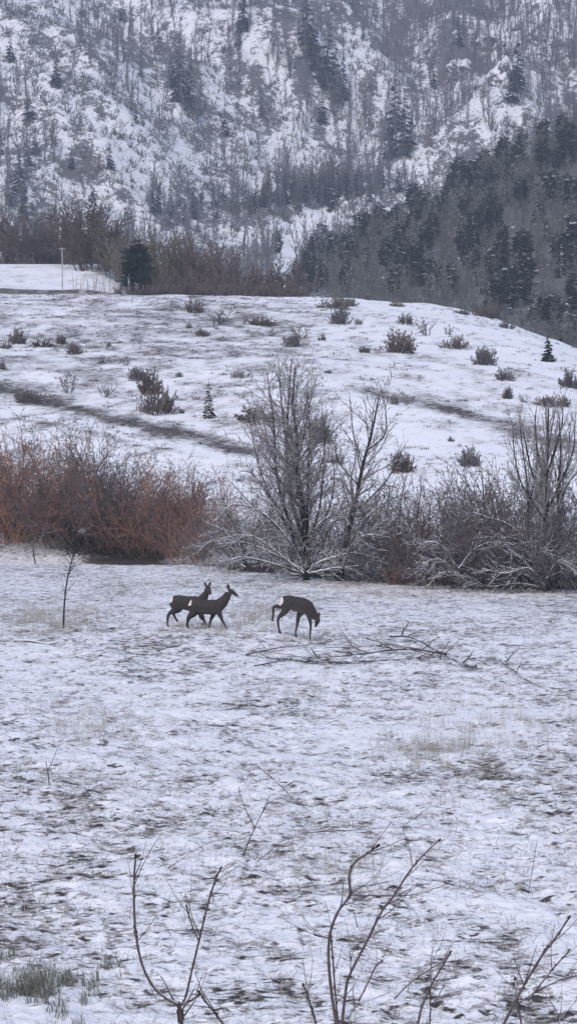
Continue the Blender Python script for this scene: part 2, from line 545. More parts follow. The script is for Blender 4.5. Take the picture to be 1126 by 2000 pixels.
def grow(out, p, d, L, r, lvl, R, P):
    """Recursive branch; out[level] collects tapered segments."""
    step = P['step'][lvl]
    n = max(2, int(L / step))
    seg = L / n
    tap = P['taper'][lvl]
    for i in range(n):
        w = P['wob'][lvl]
        d = (d + Vector((R.gauss(0, w), R.gauss(0, w), R.gauss(0, w) + P['up'][lvl]))).normalized()
        q = p + d * seg
        f0, f1 = i / n, (i + 1) / n
        out[lvl].append((p, q, r * (1 - f0 * (1 - tap)), r * (1 - f1 * (1 - tap))))
        p = q
        if lvl < P['max'] and f1 >= P['start'][lvl]:
            k = P['dens'][lvl] * seg
            k = int(k) + (R.random() < k % 1)
            for _ in range(k):
                ang = R.uniform(*P['ang'][lvl])
                nd = rot_dir(d, ang, R.uniform(0, 2 * math.pi))
                nl = L * P['lr'][lvl] * (1 - P['fall'] * f1) * R.uniform(.55, 1.15)
                grow(out, p, nd, nl, max(P['rmin'], r * (1 - f1 * (1 - tap)) * P['rr'][lvl]), lvl + 1, R, P)

SHRUB = dict(step=[.35, .22, .18], taper=[.35, .4, .5], wob=[.17, .22, .22], up=[.02, .03, .03], start=[.15, .15], dens=[4.2, 5.5],
             ang=[(.35, 1.0), (.3, 1.0)], lr=[.42, .45], rr=[.6, .7], rmin=.0055, fall=.55, max=2)

def shrub_segs(seed, n_stems, H, spread, P=SHRUB, r=.022, lean=.55):
    R = random.Random(seed)
    out = [[], [], [], []]
    for i in range(n_stems):
        a = R.uniform(0, 2 * math.pi)
        rad = spread * math.sqrt(R.random()) * .5
        t = lean * rad / (spread * .5) * R.uniform(.5, 1.2)
        d = Vector((math.cos(a) * math.sin(t), math.sin(a) * math.sin(t), math.cos(t)))
        grow(out, Vector((math.cos(a) * rad, math.sin(a) * rad, -.08)), d, H * R.uniform(.5, 1.06) * (1 - .2 * t), r * R.uniform(.7, 1.2), 0, R, P)
    return out

def flat(out, a=0, b=9):
    return [s for lv in out[a:b] for s in lv]

def set_mat(o, mat):
    o.material_slots[0].link = 'OBJECT'
    o.material_slots[0].material = mat

def plant_copy(proto, loc, rz, scale, label, cat=None, group=None, mats=None):
    """A copy of a plant (an Empty with part children); mats recolours its parts."""
    root = proto.copy(); COL.objects.link(root)
    root.location = loc; root.rotation_euler = (0, 0, rz)
    root.scale = scale if isinstance(scale, (tuple, list)) else (scale,) * 3
    for k in list(root.keys()):
        if k in ('label', 'category', 'group'):
            del root[k]
    tag(root, label, cat or proto.get('category'), group)
    for ch in proto.children:
        c = ch.copy(); COL.objects.link(c); c.parent = root
        if mats and c.name.split('.')[0] in mats:
            set_mat(c, mats[c.name.split('.')[0]])
    return root

class Proto:
    """First use hands out the original, later uses hand out copies."""
    def __init__(self, root, cat):
        self.root, self.cat, self.used = root, cat, False
    def place(self, loc, rz, scale, label, group=None, mats=None):
        if self.used:
            return plant_copy(self.root, loc, rz, scale, label, self.cat, group, mats)
        self.used = True
        o = self.root
        o.location = loc; o.rotation_euler = (0, 0, rz)
        o.scale = scale if isinstance(scale, (tuple, list)) else (scale,) * 3
        tag(o, label, self.cat, group)
        for c in o.children:
            k = c.name.split('.')[0]
            if mats and k in mats:
                set_mat(c, mats[k])
        return o

def make_plant(name, parts, cat):
    root = empty(name, (0, 0, 0))
    for pn, segs, sides, mat in parts:
        obj(pn, segs_mesh(pn, segs, sides, mat), root)['kind'] = 'stuff'
    return Proto(root, cat)

# ------------------------------------------------------------------ thicket along the field edge
thick = []
for k in range(4):
    o = shrub_segs(100 + k, 32, 3.6, 2.7, dict(SHRUB, dens=[5.5, 6.5], lr=[.36, .42], rmin=.009), .017, .85)
    thick.append(make_plant('thicket_shrub', [('stem', o[0], 4, M['plum_twig']), ('twig', flat(o, 1), 3, M['plum_twig'])], 'shrub'))

THICK_LABEL = {
    'orange_twig': ('orange-brown leafless shrub at the far end of the red thicket', 'orange-brown shrubs in the thicket'),
    'rust_twig': ('rust-red leafless shrub massed in the thicket along the field edge', 'rust-red shrubs in the thicket'),
    'plum_twig': ('dull grey-brown leafless shrub in the thicket along the field edge', 'grey-brown shrubs in the thicket'),
    'slate_twig': ('dark grey leafless shrub between the bare trees at the field edge', 'dark grey shrubs under the bare trees'),
    'brown_twig': ('brownish leafless shrub taller than the dark bushes left of the tall straight tree', 'brown shrubs by the tall straight tree'),
}
# px of centre, px of base, height in px, colour
ROW = [(-160, 1050, 200, 'rust_twig'), (-90, 1050, 220, 'orange_twig'), (-30, 1052, 225, 'orange_twig'), (22, 1054, 222, 'orange_twig'), (62, 1056, 200, 'rust_twig'),
       (100, 1058, 190, 'plum_twig'), (140, 1061, 195, 'plum_twig'), (182, 1064, 205, 'plum_twig'), (222, 1068, 185, 'plum_twig'), (255, 1073, 178, 'rust_twig'),
       (292, 1080, 180, 'rust_twig'), (330, 1088, 178, 'plum_twig'), (362, 1094, 165, 'rust_twig'), (398, 1100, 150, 'rust_twig'), (432, 1104, 120, 'plum_twig'),
       (20, 1046, 200, 'rust_twig'), (80, 1050, 205, 'plum_twig'), (160, 1056, 190, 'plum_twig'), (240, 1062, 200, 'plum_twig'), (310, 1072, 190, 'rust_twig'),
       (120, 1048, 170, 'plum_twig'), (200, 1054, 170, 'plum_twig'), (275, 1064, 170, 'rust_twig'), (380, 1084, 150, 'plum_twig'),
       (470, 1112, 105, 'slate_twig'), (520, 1116, 125, 'slate_twig'), (640, 1120, 120, 'slate_twig'), (700, 1128, 130, 'slate_twig'),
       (560, 1112, 150, 'slate_twig'), (615, 1112, 140, 'slate_twig'),
       (755, 1134, 150, 'slate_twig'), (800, 1137, 150, 'slate_twig'), (845, 1140, 165, 'slate_twig'), (890, 1143, 200, 'brown_twig'),
       (935, 1146, 220, 'brown_twig'), (975, 1148, 185, 'slate_twig'), (1020, 1150, 175, 'slate_twig'), (1060, 1150, 150, 'slate_twig'), (1105, 1152, 200, 'slate_twig'),
       (1150, 1152, 190, 'slate_twig'), (1200, 1152, 190, 'slate_twig'), (780, 1126, 160, 'slate_twig'), (870, 1130, 180, 'slate_twig'), (960, 1132, 190, 'slate_twig'),
       (1040, 1134, 190, 'slate_twig'), (1120, 1136, 200, 'slate_twig'), (500, 1104, 130, 'slate_twig'), (680, 1116, 130, 'slate_twig')]
R = random.Random(3)
for i, (px, py, h, colr) in enumerate(ROW):
    g = ground_at(px, py, 40, 110)
    H = (1.10 if px < 450 else 1.36 if px > 740 else 1.08) * h * g.y / FPX
    lab, grp = THICK_LABEL[colr]
    if colr == 'slate_twig':
        lab, grp = (('grey leafless shrub round the foot of the many-stemmed tree and the leaning tree', 'grey shrubs under the two centre trees') if px < 740 else
                    ('dark grey leafless shrub in the low gap right of the leaning tree', 'grey shrubs in the gap') if px < 880 else
                    ('dark grey leafless shrub massed round the tall straight tree', 'grey shrubs round the tall straight tree'))
    elif colr == 'brown_twig':
        lab, grp = ('brownish leafless shrub taller than the dark bushes left of the tall straight tree' if px > 910 else 'brownish leafless shrub on the gap side of the taller brown one'), None
    elif colr == 'plum_twig':
        lab, grp = (('dull grey-brown leafless shrub in the middle of the red thicket', 'grey-brown shrubs in the thicket middle') if px < 235 else
                    ('dull grey-brown leafless shrub in the low tapering end of the red thicket', 'grey-brown shrubs at the thicket end'))
    elif colr == 'rust_twig':
        lab, grp = (('rust-red leafless shrub beside the orange ones in the thicket', 'rust-red shrubs beside the orange ones') if px < 90 else
                    ('rust-red leafless shrub in the thicket half nearest the deer', 'rust-red shrubs nearest the deer'))
    s = H / 3.7
    thick[i % 4].place((g.x, g.y, g.z - .05), R.uniform(0, 6.28), (s * R.uniform(.9, 1.15), s * R.uniform(.9, 1.1), s * R.uniform(.80, 1.16)), lab, grp,
                       {'stem': M[colr], 'twig': M[colr]})
g = ground_at(778, 1138, 40, 110)
thick[1].place((g.x, g.y - .6, g.z), 1, .26, 'small reddish bush low at the foot of the dark grey shrubs', None, {'stem': M['rust_twig'], 'twig': M['rust_twig']})

# ------------------------------------------------------------------ bare trees standing in the field edge
TREE = dict(step=[.35, .3, .2, .16], taper=[.25, .3, .4, .5], wob=[.05, .14, .20, .22], up=[.02, .06, .06, .05], start=[.25, .12, .1], dens=[7.0, 6.5, 6.5],
            ang=[(.45, 1.05), (.35, 1.0), (.3, .9)], lr=[.44, .45, .48], rr=[.45, .55, .6], rmin=.0095, fall=.6, max=3)

def tree_from_px(name, label, stems, d, seed, P=TREE, trunk_mat='dark_bark', twig_mat='grey_twig', arches=(), arch_mat='snowy_bark', side=.5, fine=1.0):
    """stems: [(photo polyline, base radius, top radius)] standing at distance d; twigs grow out of each stem."""
    Rr = random.Random(seed)
    base = at(*stems[0][0][0], d); bz = tz(base.x, d) - .05
    root = empty(name, (base.x, d, bz))
    o = Vector((base.x, d, bz))
    twigs = [[], [], [], []]
    for k, (pl, r0, r1) in enumerate(stems):
        dy = Rr.uniform(-side, side) if k else 0
        pts = []
        for j, (px, py) in enumerate(pl):
            t = j / max(1, len(pl) - 1)
            pts.append(at(px, py, d + dy * (.25 + .75 * t)) - o)
        if k == 0:
            pts[0].z = min(pts[0].z, 0)
        pts = curve_pts(pts, 6)
        n = len(pts)
        rad = [r0 + (r1 - r0) * i / (n - 1) for i in range(n)]
        bm = bmesh.new(); sweep_bm(bm, pts, rad, 7)
        bm_obj('trunk' if k == 0 else 'stem', bm, M[trunk_mat], root)
        tot = sum((pts[i + 1] - pts[i]).length for i in range(n - 1))
        run = 0
        for i in range(n - 1):
            sg = (pts[i + 1] - pts[i]); run += sg.length
            f = run / tot
            if f < .18:
                continue
            c = P['dens'][0] * sg.length
            for _ in range(int(c) + (Rr.random() < c % 1)):
                dd = rot_dir(sg.normalized(), Rr.uniform(*P['ang'][0]), Rr.uniform(0, 6.283))
                L = tot * P['lr'][0] * (1 - .60 * f) * Rr.uniform(.5, 1.15)
                grow(twigs, pts[i + 1], dd, L, max(.008, rad[i + 1] * .5), 1, Rr, P)
        grow(twigs, pts[-1], (pts[-1] - pts[-2]).normalized(), .25, r1, 2, Rr, P)
    if twigs[1]:
        obj('branch', segs_mesh('branch', twigs[1], 4, M[twig_mat]), root)['kind'] = 'stuff'
    obj('crown', segs_mesh('crown', flat(twigs, 2), 3, M[twig_mat]), root)['kind'] = 'stuff'
    if arches:
        for pl in arches:
            low = [[], [], [], []]
            dy = Rr.uniform(-1.8, .3)
            pts = curve_pts([at(px, py, d + dy) - o for px, py in pl], 6)
            n = len(pts)
            for i in range(n - 1):
                r = .042 * (1 - .7 * i / n)
                low[0].append((pts[i], pts[i + 1], r, r * .95))
                for _ in range(2 if Rr.random() < .8 else 1):
                    dd = rot_dir((pts[i + 1] - pts[i]).normalized(), Rr.uniform(.4, 1.1), Rr.uniform(0, 6.283))
                    grow(low, pts[i], dd, Rr.uniform(.35, .95), .011, 2, Rr, P)
            obj('low_branch', segs_mesh('low_branch', flat(low), 4, M[arch_mat]), root)
    return tag(root, label, 'tree')

D1 = 70.5
tree_from_px('bare_tree', 'tall many-stemmed bare tree with snow on its arching low branches', [
    ([(598, 1128), (598, 1080), (594, 1020), (584, 930), (580, 860), (572, 790), (576, 720)], .12, .02),
    ([(594, 1080), (565, 1020), (541, 930), (534, 826), (522, 735)], .08, .015),
    ([(596, 1060), (572, 990), (560, 900), (562, 810), (568, 712)], .075, .015),
    ([(597, 1050), (590, 960), (560, 860), (548, 770), (546, 722)], .045, .012),
    ([(598, 1080), (622, 1000), (630, 930), (634, 850), (628, 800)], .04, .01),
    ([(600, 1090), (600, 960), (604, 850), (600, 740)], .04, .01),
    ([(594, 1080), (550, 1010), (512, 930), (492, 850), (486, 800)], .035, .009),
    ([(600, 1075), (640, 1000), (652, 930), (646, 870)], .03, .009),
    ([(596, 1085), (540, 1030), (486, 980), (450, 940)], .03, .008),
    ([(597, 1060), (580, 950), (596, 830), (612, 760)], .03, .009),
], D1, 21, arches=[[(595, 1110), (560, 1050), (510, 1000), (460, 985), (436, 995)], [(595, 1115), (540, 1085), (480, 1060), (430, 1062)], [(592, 1120), (555, 1090), (500, 1050), (455, 1045)],
                  [(600, 1110), (630, 1060), (650, 1020), (700, 1008), (738, 998)], [(602, 1115), (640, 1090), (660, 1110), (668, 1122)], [(596, 1100), (560, 1030), (520, 960), (490, 920)],
                  [(600, 1118), (630, 1095), (690, 1080), (730, 1090)], [(590, 1120), (530, 1100), (470, 1088), (440, 1100)], [(600, 1100), (612, 1040), (640, 1010), (672, 1000)],
                  [(594, 1122), (560, 1118), (520, 1080), (495, 1072)], [(598, 1110), (575, 1040), (530, 985), (500, 968)], [(603, 1120), (650, 1110), (700, 1105)]])
tree_from_px('bare_tree', 'leaning bare tree with a forked dark trunk beside the many-stemmed tree', [
    ([(664, 1128), (672, 1075), (690, 1000), (708, 910), (726, 842), (740, 770)], .11, .018),
    ([(690, 1000), (720, 975), (760, 930), (790, 870)], .035, .01),
    ([(708, 910), (690, 850), (682, 770)], .03, .008),
    ([(716, 880), (750, 850), (752, 800), (742, 755)], .03, .008),
    ([(700, 950), (660, 900), (655, 860)], .025, .008),
], 70.0, 33, arches=[[(668, 1110), (690, 1060), (720, 1045), (760, 1050)], [(668, 1100), (700, 1030), (745, 985), (800, 960)], [(666, 1120), (640, 1090), (620, 1070)]])
tree_from_px('bare_tree', 'tall straight bare tree with a broom of upright stems and dark trunk', [
    ([(1066, 1152), (1066, 1080), (1065, 1000), (1066, 930), (1068, 860), (1070, 800)], .125, .02),
    ([(1066, 980), (1040, 930), (1026, 870), (1016, 820)], .04, .012),
    ([(1066, 950), (1050, 890), (1044, 830), (1046, 800)], .04, .012),
    ([(1066, 930), (1082, 880), (1096, 830), (1098, 795)], .04, .012),
    ([(1066, 1000), (1094, 940), (1118, 880), (1122, 820)], .04, .012),
    ([(1066, 1020), (1020, 950), (1004, 890), (1000, 830)], .035, .01),
    ([(1067, 900), (1074, 850), (1084, 800)], .03, .01),
], 66.5, 44, dict(TREE, ang=[(.2, .55), (.2, .6), (.2, .7)], up=[.03, .12, .08, .05]), arches=[
    [(1064, 1140), (1040, 1090), (1000, 1070), (960, 1090)], [(1068, 1130), (1090, 1095), (1126, 1110)], [(1062, 1145), (1030, 1110), (985, 1120), (940, 1110)],
    [(1063, 1120), (1020, 1060), (970, 1050), (930, 1052)], [(1066, 1120), (1050, 1085), (1066, 1080), (1120, 1100)], [(1060, 1148), (1010, 1140), (950, 1145), (905, 1120)],
    [(1064, 1100), (1000, 1030), (950, 1010), (920, 1000)]])
for (pls, d, sd, lab) in (
    ([([(1090, 1152), (1091, 1060), (1090, 960), (1094, 880), (1090, 810)], .085, .014), ([(1090, 980), (1108, 900), (1112, 840)], .03, .01)], 67.2, 51, 'slim bare tree close beside the tall straight tree on its outer side'),
    ([([(1032, 1150), (1031, 1060), (1030, 960), (1020, 880), (1014, 830)], .05, .012), ([(1030, 1000), (1046, 920), (1048, 850)], .03, .01)], 67.8, 52, 'slim bare tree just left of the tall straight tree'),
    ([([(775, 1135), (777, 1060), (782, 980), (795, 920)], .035, .01)], 70.5, 53, 'thin bare sapling rising from the dark shrubs right of the leaning tree'),
    ([([(812, 1137), (812, 1060), (816, 1000), (822, 955)], .035, .01)], 70.2, 54, 'short thin bare sapling in the gap between the leaning tree and the brown shrubs'),
    ([([(952, 1148), (950, 1060), (945, 990), (940, 930)], .045, .012)], 69.2, 55, 'slender bare tree rising out of the brown shrubs'),
    ([([(1145, 1152), (1143, 1040), (1140, 940), (1142, 850)], .06, .014)], 67.5, 56, 'bare tree cut off by the frame edge at the end of the shrubs'),
):
    tree_from_px('bare_tree', lab, pls, d, sd, dict(TREE, ang=[(.2, .65), (.25, .7), (.2, .7)], dens=[4.6, 4.6, 5.0]))

tree_from_px('bent_tree', 'low bent tree with snowy arching boughs in front of the dark grey shrubs', [
    ([(900, 1148), (896, 1110), (880, 1070), (850, 1040)], .06, .015), ([(896, 1110), (915, 1060), (945, 1020)], .035, .01)], 67.0, 71,
    arches=[[(898, 1140), (870, 1100), (840, 1095), (812, 1130)], [(896, 1110), (930, 1070), (975, 1060), (1010, 1085)], [(898, 1130), (930, 1105), (970, 1110)], [(890, 1090), (850, 1060), (815, 1062)],
            [(898, 1140), (940, 1130), (985, 1142)], [(896, 1120), (860, 1120), (835, 1145)]])
tree_from_px('bent_tree', 'low bent tree with snowy arching boughs at the edge of the red thicket', [
    ([(478, 1112), (474, 1070), (462, 1030), (440, 1000)], .055, .015), ([(476, 1080), (495, 1040), (520, 1010)], .03, .01)], 75.0, 72,
    arches=[[(478, 1108), (450, 1070), (415, 1058), (390, 1075)], [(476, 1090), (440, 1040), (410, 1025)], [(478, 1100), (500, 1060), (535, 1050), (550, 1070)], [(478, 1108), (455, 1095), (425, 1098)],
            [(474, 1060), (450, 1010), (430, 985)]])

# ------------------------------------------------------------------ shrubs dotted over the snowy hillside
BALL = dict(SHRUB, step=[.22, .16, .15], wob=[.2, .25, .25], up=[0, 0, 0], dens=[10, 10], lr=[.5, .5], start=[.1, .1], rmin=.032)
bush = []
for k in range(3):
    o = shrub_segs(200 + k, 56, 1.15, 1.3, BALL, .03, 1.25)
    bush.append(make_plant('hill_shrub', [('stem', o[0], 3, M['brown_twig']), ('twig', flat(o, 1), 3, M['brown_twig'])], 'shrub'))
whip = []
for k in range(2):
    o = shrub_segs(230 + k, 7, 1.7, .5, dict(BALL, dens=[4.5, 5.0]), .028, .35)
    whip.append(make_plant('hill_sapling', [('stem', o[0], 3, M['slate_twig']), ('twig', flat(o, 1), 3, M['slate_twig'])], 'sapling'))
B, W = 'brown_twig', 'slate_twig'
HILL = [  # px, base py, width px, height px, material, kind, label
    (652, 602, 50, 30, 'olive_twig', 'b', 'olive-brown shrub on the crest of the white knoll'),
    (682, 598, 30, 20, W, 'b', 'low dark shrub joined to the olive-brown one on the crest'),
    (664, 632, 42, 34, W, 'b', 'dark shrub just below the pair on the knoll crest'),
    (510, 636, 46, 20, B, 'b', 'wide low brown shrub below the treeline at mid slope'),
    (572, 678, 34, 30, 'slate_twig', 'b', 'dark greyish shrub left of the knoll above the many-stemmed tree'),
    (590, 662, 30, 32, 'olive_twig', 'w', 'wispy pale sapling just behind the dark greyish shrub'),
    (628, 665, 13, 15, W, 'b', 'tiny dark shrub in the gap right of the dark greyish shrub'),
    (712, 689, 20, 15, W, 'b', 'small dark shrub left of the round reddish shrub'),
    (780, 688, 62, 46, 'redbrown_twig', 'b', 'biggest round reddish-brown shrub on the knoll'),
    (790, 632, 27, 24, W, 'b', 'small pointed dark shrub up slope of the round reddish shrub'),
    (833, 656, 22, 44, 'slate_twig', 'w', 'tall thin grey sapling right of the round reddish shrub'),
    (873, 654, 14, 24, 'slate_twig', 'w', 'short thin sapling just above the oval dark shrub'),
    (885, 681, 42, 30, 'plum_twig', 'b', 'oval dark shrub right of the thin grey sapling'),
    (943, 712, 42, 40, 'slate_twig', 'b', 'dark boxy shrub below the oval one on the knoll'),
    (960, 708, 12, 40, 'slate_twig', 'w', 'bare snag standing at the edge of the boxy dark shrub'),
    (986, 742, 32, 28, 'slate_twig', 'b', 'roundish grey shrub one step below the boxy dark shrub'),
    (990, 779, 20, 28, 'plum_twig', 'b', 'narrow dark shrub straight below the roundish grey one'),
    (1020, 786, 16, 18, W, 'w', 'little twiggy sapling right of the narrow dark shrub'),
    (1116, 757, 40, 42, 'slate_twig', 'b', 'big grey shrub at the frame edge below the small conifer'),
    (1068, 794, 40, 24, B, 'b', 'low brown shrub above the tops of the tall straight tree'),
    (1098, 794, 30, 22, B, 'b', 'brown shrub joined to the low one above the tall straight tree'),
    (988, 641, 26, 18, 'slate_twig', 'b', 'small grey shrub near the far end of the knoll crest'),
    (902, 614, 28, 12, W, 'b', 'flat dark shrub on the knoll crest short of the plum coloured one'),
    (950, 620, 58, 26, 'plum_twig', 'b', 'plum coloured wide shrub on the falling crest line'),
    (775, 599, 24, 15, W, 'b', 'small dark shrub high on the knoll crest'),
    (717, 586, 10, 14, W, 'b', 'tiny dark tuft on the top of the crest'),
    (640, 729, 18, 8, W, 'b', 'low dark tuft on the grey slope above the leaning tree'),
    (770, 790, 14, 24, W, 'b', 'small upright dark shrub where the right track begins'),
    (800, 788, 28, 32, 'grey_twig', 'w', 'wispy grey sapling at the start of the right track'),
    (915, 911, 40, 40, 'slate_twig', 'b', 'grey shrub low on the slope left of the tall straight tree'),
    (880, 862, 11, 13, W, 'b', 'tiny dark shrub alone below the right track'),
    (785, 922, 44, 48, B, 'b', 'brown shrub behind the outer branches of the leaning tree'),
    (620, 862, 56, 54, 'redbrown_twig', 'b', 'round red-brown shrub framed between the two bare trees'),
    (505, 824, 70, 34, B, 'b', 'wide grey-brown shrub behind the stems of the many-stemmed tree'),
    (700, 634, 14, 14, 'grey_twig', 'b', 'faint grey tuft right of the dark shrub under the crest'),
    (35, 671, 30, 32, 'plum_twig', 'b', 'upper dark shrub at the left end of the slope'),
    (13, 681, 20, 18, W, 'b', 'small black shrub beside the upper dark one at the left end'),
    (146, 692, 30, 28, 'plum_twig', 'b', 'purplish shrub right of the brown patch on the left slope'),
    (120, 672, 24, 20, B, 'b', 'small brown shrub just above the purplish one'),
    (82, 676, 40, 16, B, 'b', 'low brown shrub between the two shrubs on the upper left slope'),
    (58, 787, 48, 30, 'slate_twig', 'b', 'dark squat shrub beside the left track'),
    (137, 768, 26, 46, 'slate_twig', 'w', 'thin grey sapling above the left track beside the squat shrub'),
    (205, 776, 22, 36, 'slate_twig', 'w', 'spindly sapling midway along the left track'),
    (270, 742, 36, 30, 'slate_twig', 'b', 'grey shrub touching the top of the tall brown one'),
    (292, 770, 44, 50, B, 'b', 'brown shrub merging into the back of the tall one by the track'),
    (309, 808, 56, 66, 'plum_twig', 'b', 'tallest brown shrub on the left slope by the track'),
    (350, 737, 14, 12, W, 'b', 'tiny dark tuft up slope of the snowy young conifer'),
    (245, 716, 12, 22, 'slate_twig', 'w', 'tiny upright sapling above the grey shrub on the left slope'),
    (199, 710, 12, 12, W, 'b', 'tiny dark tuft left of the tiny upright sapling'),
    (396, 657, 28, 16, W, 'b', 'low dark shrub under the middle of the treeline'),
    (369, 641, 14, 10, W, 'b', 'tiny tuft left of the low dark shrub under the treeline'),
    (378, 610, 32, 30, 'plum_twig', 'b', 'dark shrub hard against the foot of the treeline'),
    (424, 634, 28, 42, 'slate_twig', 'w', 'grey leaning sapling under the treeline'),
    (213, 677, 9, 9, W, 'b', 'lone tiny tuft high on the left slope'),
    (470, 737, 36, 18, 'grey_twig', 'b', 'flat grey shrub left of the many-stemmed tree top'),
    (533, 657, 16, 22, W, 'w', 'small dark sapling at the right of the wide low brown shrub'),
    (5, 722, 14, 18, W, 'b', 'dark tuft at the frame edge on the left slope'),
    (478, 634, 8, 26, W, 'w', 'short dark stem standing left of the wide low brown shrub'),
    (355, 808, 10, 12, W, 'b', 'tiny tuft between the tallest brown shrub and the snowy conifer'),
    (655, 905, 30, 18, W, 'b', 'low dark shrub at the foot of the slope behind the leaning tree'),
]
R = random.Random(17)
for i, (px, py, wp, hp, mat, kind, lab) in enumerate(HILL):
    g = ground_at(px, py, 95, 215)
    m = g.y / FPX
    if kind == 'b':
        pr = bush[i % 3]; sx, sz = wp * m / 2.0, hp * m / 1.12
    else:
        pr = whip[i % 2]; sx, sz = wp * m / 1.1, hp * m / 1.75
    pr.place((g.x, g.y, g.z - .04), R.uniform(0, 6.28), (sx, sx, sz), lab, 'shrubs dotted over the snowy hillside', {'stem': M[mat], 'twig': M[mat]})

# ------------------------------------------------------------------ conifers
def conifer_mesh(seed, H, Rb, tiers, mat_needle, mat_trunk, gap=.12, round_top=False, per=9):
    """Trunk and tiers of drooping sprays; each spray is a bent blade with side leaves."""
    R = random.Random(seed)
    V, F, MI = [], [], []
    def quad(a, b, c, d, mi=0):
        k = len(V); V.extend((a, b, c, d)); F.append((k, k + 1, k + 2, k + 3)); MI.append(mi)
    for k in range(5):
        a0, a1 = 2 * math.pi * k / 5, 2 * math.pi * (k + 1) / 5
        rb = H * .016
        quad((rb * math.cos(a0), rb * math.sin(a0), -.3), (rb * math.cos(a1), rb * math.sin(a1), -.3),
             (rb * .15 * math.cos(a1), rb * .15 * math.sin(a1), H * .97), (rb * .15 * math.cos(a0), rb * .15 * math.sin(a0), H * .97), 1)
    for t in range(tiers):
        f = t / (tiers - 1)
        z = H * (gap + (1 - gap) * f) * 1.0
        prof = math.sqrt(max(.02, 1 - ((f - .42) / .62) ** 2)) if round_top else (1 - f) ** .85
        rad = Rb * prof + H * .008
        n = max(4, int(per * (.35 + .65 * prof)))
        for k in range(n):
            if R.random() < .12:
                continue
            a = 2 * math.pi * (k + R.random()) / n
            L = rad * R.uniform(.6, 1.18)
            droop = R.uniform(.15, .5) if not round_top else R.uniform(-.3, .3)
            w = L * R.uniform(.22, .36) + .04
            ca, sa = math.cos(a), math.sin(a)
            zz = z + R.uniform(-.5, .5) * H / tiers
            def P(l, s, dz):
                return (ca * l - sa * s, sa * l + ca * s, zz - droop * l * (l / max(L, .01)) + dz)
            th = w * .45
            quad(P(.0, -w * .25, 0), P(.0, w * .25, 0), P(L * .55, w, -th), P(L * .55, -w, -th))
            quad(P(L * .55, -w, -th), P(L * .55, w, -th), P(L, w * .3, -th * .4), P(L, -w * .3, -th * .4))
            quad(P(L * .1, 0, 0), P(L * .55, 0, th * .3), P(L, 0, -th * .2), P(L * .6, 0, -th * 1.8))
    me = mesh_np('crown', V, F, False, [mat_needle, mat_trunk])
    me.polygons.foreach_set('material_index', np.array(MI, np.int32))
    return me

conif = [conifer_mesh(300 + k, 10, 2.1 + .3 * (k % 2), 22, M['needle'], M['dark_bark'], .06) for k in range(4)]
pines = [conifer_mesh(310 + k, 10, 2.6, 13, M['needle'], M['dark_bark'], .28, True, 10) for k in range(3)]
conif_far = [conifer_mesh(320 + k, 10, 1.9, 15, M['needle_far'], M['mount_bark'], .04, per=7) for k in range(3)]

def conifer(me, loc, H, wid, label, group=None, name='conifer_tree', rz=0):
    o = obj(name, me)
    o.location = loc; o.rotation_euler = (0, 0, rz); o.scale = (H / 10 * wid, H / 10 * wid, H / 10)
    return tag(o, label, 'tree', group)

R = random.Random(5)
# the one on the knoll, the snowy young one on the left slope: thing with trunk and crown
def small_conifer(px, py, hpx, wid, label, snow=False):
    g = ground_at(px, py, 95, 215)
    H = hpx * g.y / FPX
    root = empty('young_conifer', (g.x, g.y, g.z - .05))
    mt = bark_mat('snowy_needles', (.03, .042, .036), (.02, .028, .025), .75 if snow else .3, 2.2)
    me = conifer_mesh(400 + int(px), H, H * .26 * wid, 12, mt, M['dark_bark'], .05, per=9)
    obj('crown', me, root)
    bm = bmesh.new(); sweep_bm(bm, [(0, 0, -.1), (0, 0, H * .2)], [H * .022, H * .02], 6)
    bm_obj('trunk', bm, M['dark_bark'], root)
    return tag(root, label, 'tree')
small_conifer(1069, 706, 58, 1.15, 'small dark green conifer on the falling end of the knoll')
small_conifer(408, 817, 78, .85, 'snow-laden young conifer standing alone above the left track', True)

def on_ground(px, py, d0, d1):
    return ground_at(px, py, d0, d1, 900)

# dark conifers that can be picked out, far mountainside: photo px of base, height px
FAR = [(350, 195, 110, 'largest dark conifer on the far mountainside'), (372, 215, 90, None), (335, 170, 60, None), (438, 265, 60, 'lone slim dark conifer low on the middle of the mountainside'),
       (110, 165, 60, 'dark conifer high on the left mountainside'), (55, 235, 60, None), (38, 375, 80, None), (25, 400, 70, None), (182, 440, 90, 'slim dark conifer above the brown treeline'),
       (128, 480, 50, None), (600, 110, 110, 'tall dark conifer beside the upper white clearing'), (612, 130, 90, None), (640, 170, 120, None), (655, 200, 110, None), (670, 190, 80, None), (628, 240, 60, None),
       (770, 260, 110, None), (790, 300, 110, None), (760, 310, 90, None), (1010, 180, 100, 'tall dark conifer by the rocks high on the mountainside'), (985, 130, 60, None), (1000, 200, 80, None), (845, 170, 50, None),
       (895, 90, 60, None), (500, 400, 60, None), (512, 405, 55, None), (526, 400, 60, None), (540, 395, 50, None), (555, 395, 55, None), (572, 392, 50, None), (590, 390, 58, None),
       (605, 392, 50, None), (622, 390, 54, None), (640, 388, 60, None), (660, 385, 60, None), (680, 388, 55, None), (480, 410, 50, None), (464, 412, 45, None), (700, 380, 70, None),
       (720, 372, 70, None), (740, 362, 66, None), (475, 60, 90, None), (465, 90, 60, None), (510, 230, 40, None), (160, 30, 40, None), (240, 40, 50, None), (20, 120, 60, None),
       (275, 150, 40, None), (310, 95, 50, None), (265, 240, 40, None), (70, 300, 46, None), (140, 330, 40, None), (215, 330, 50, None), (300, 420, 60, None), (330, 440, 60, None), (360, 440, 50, None)]
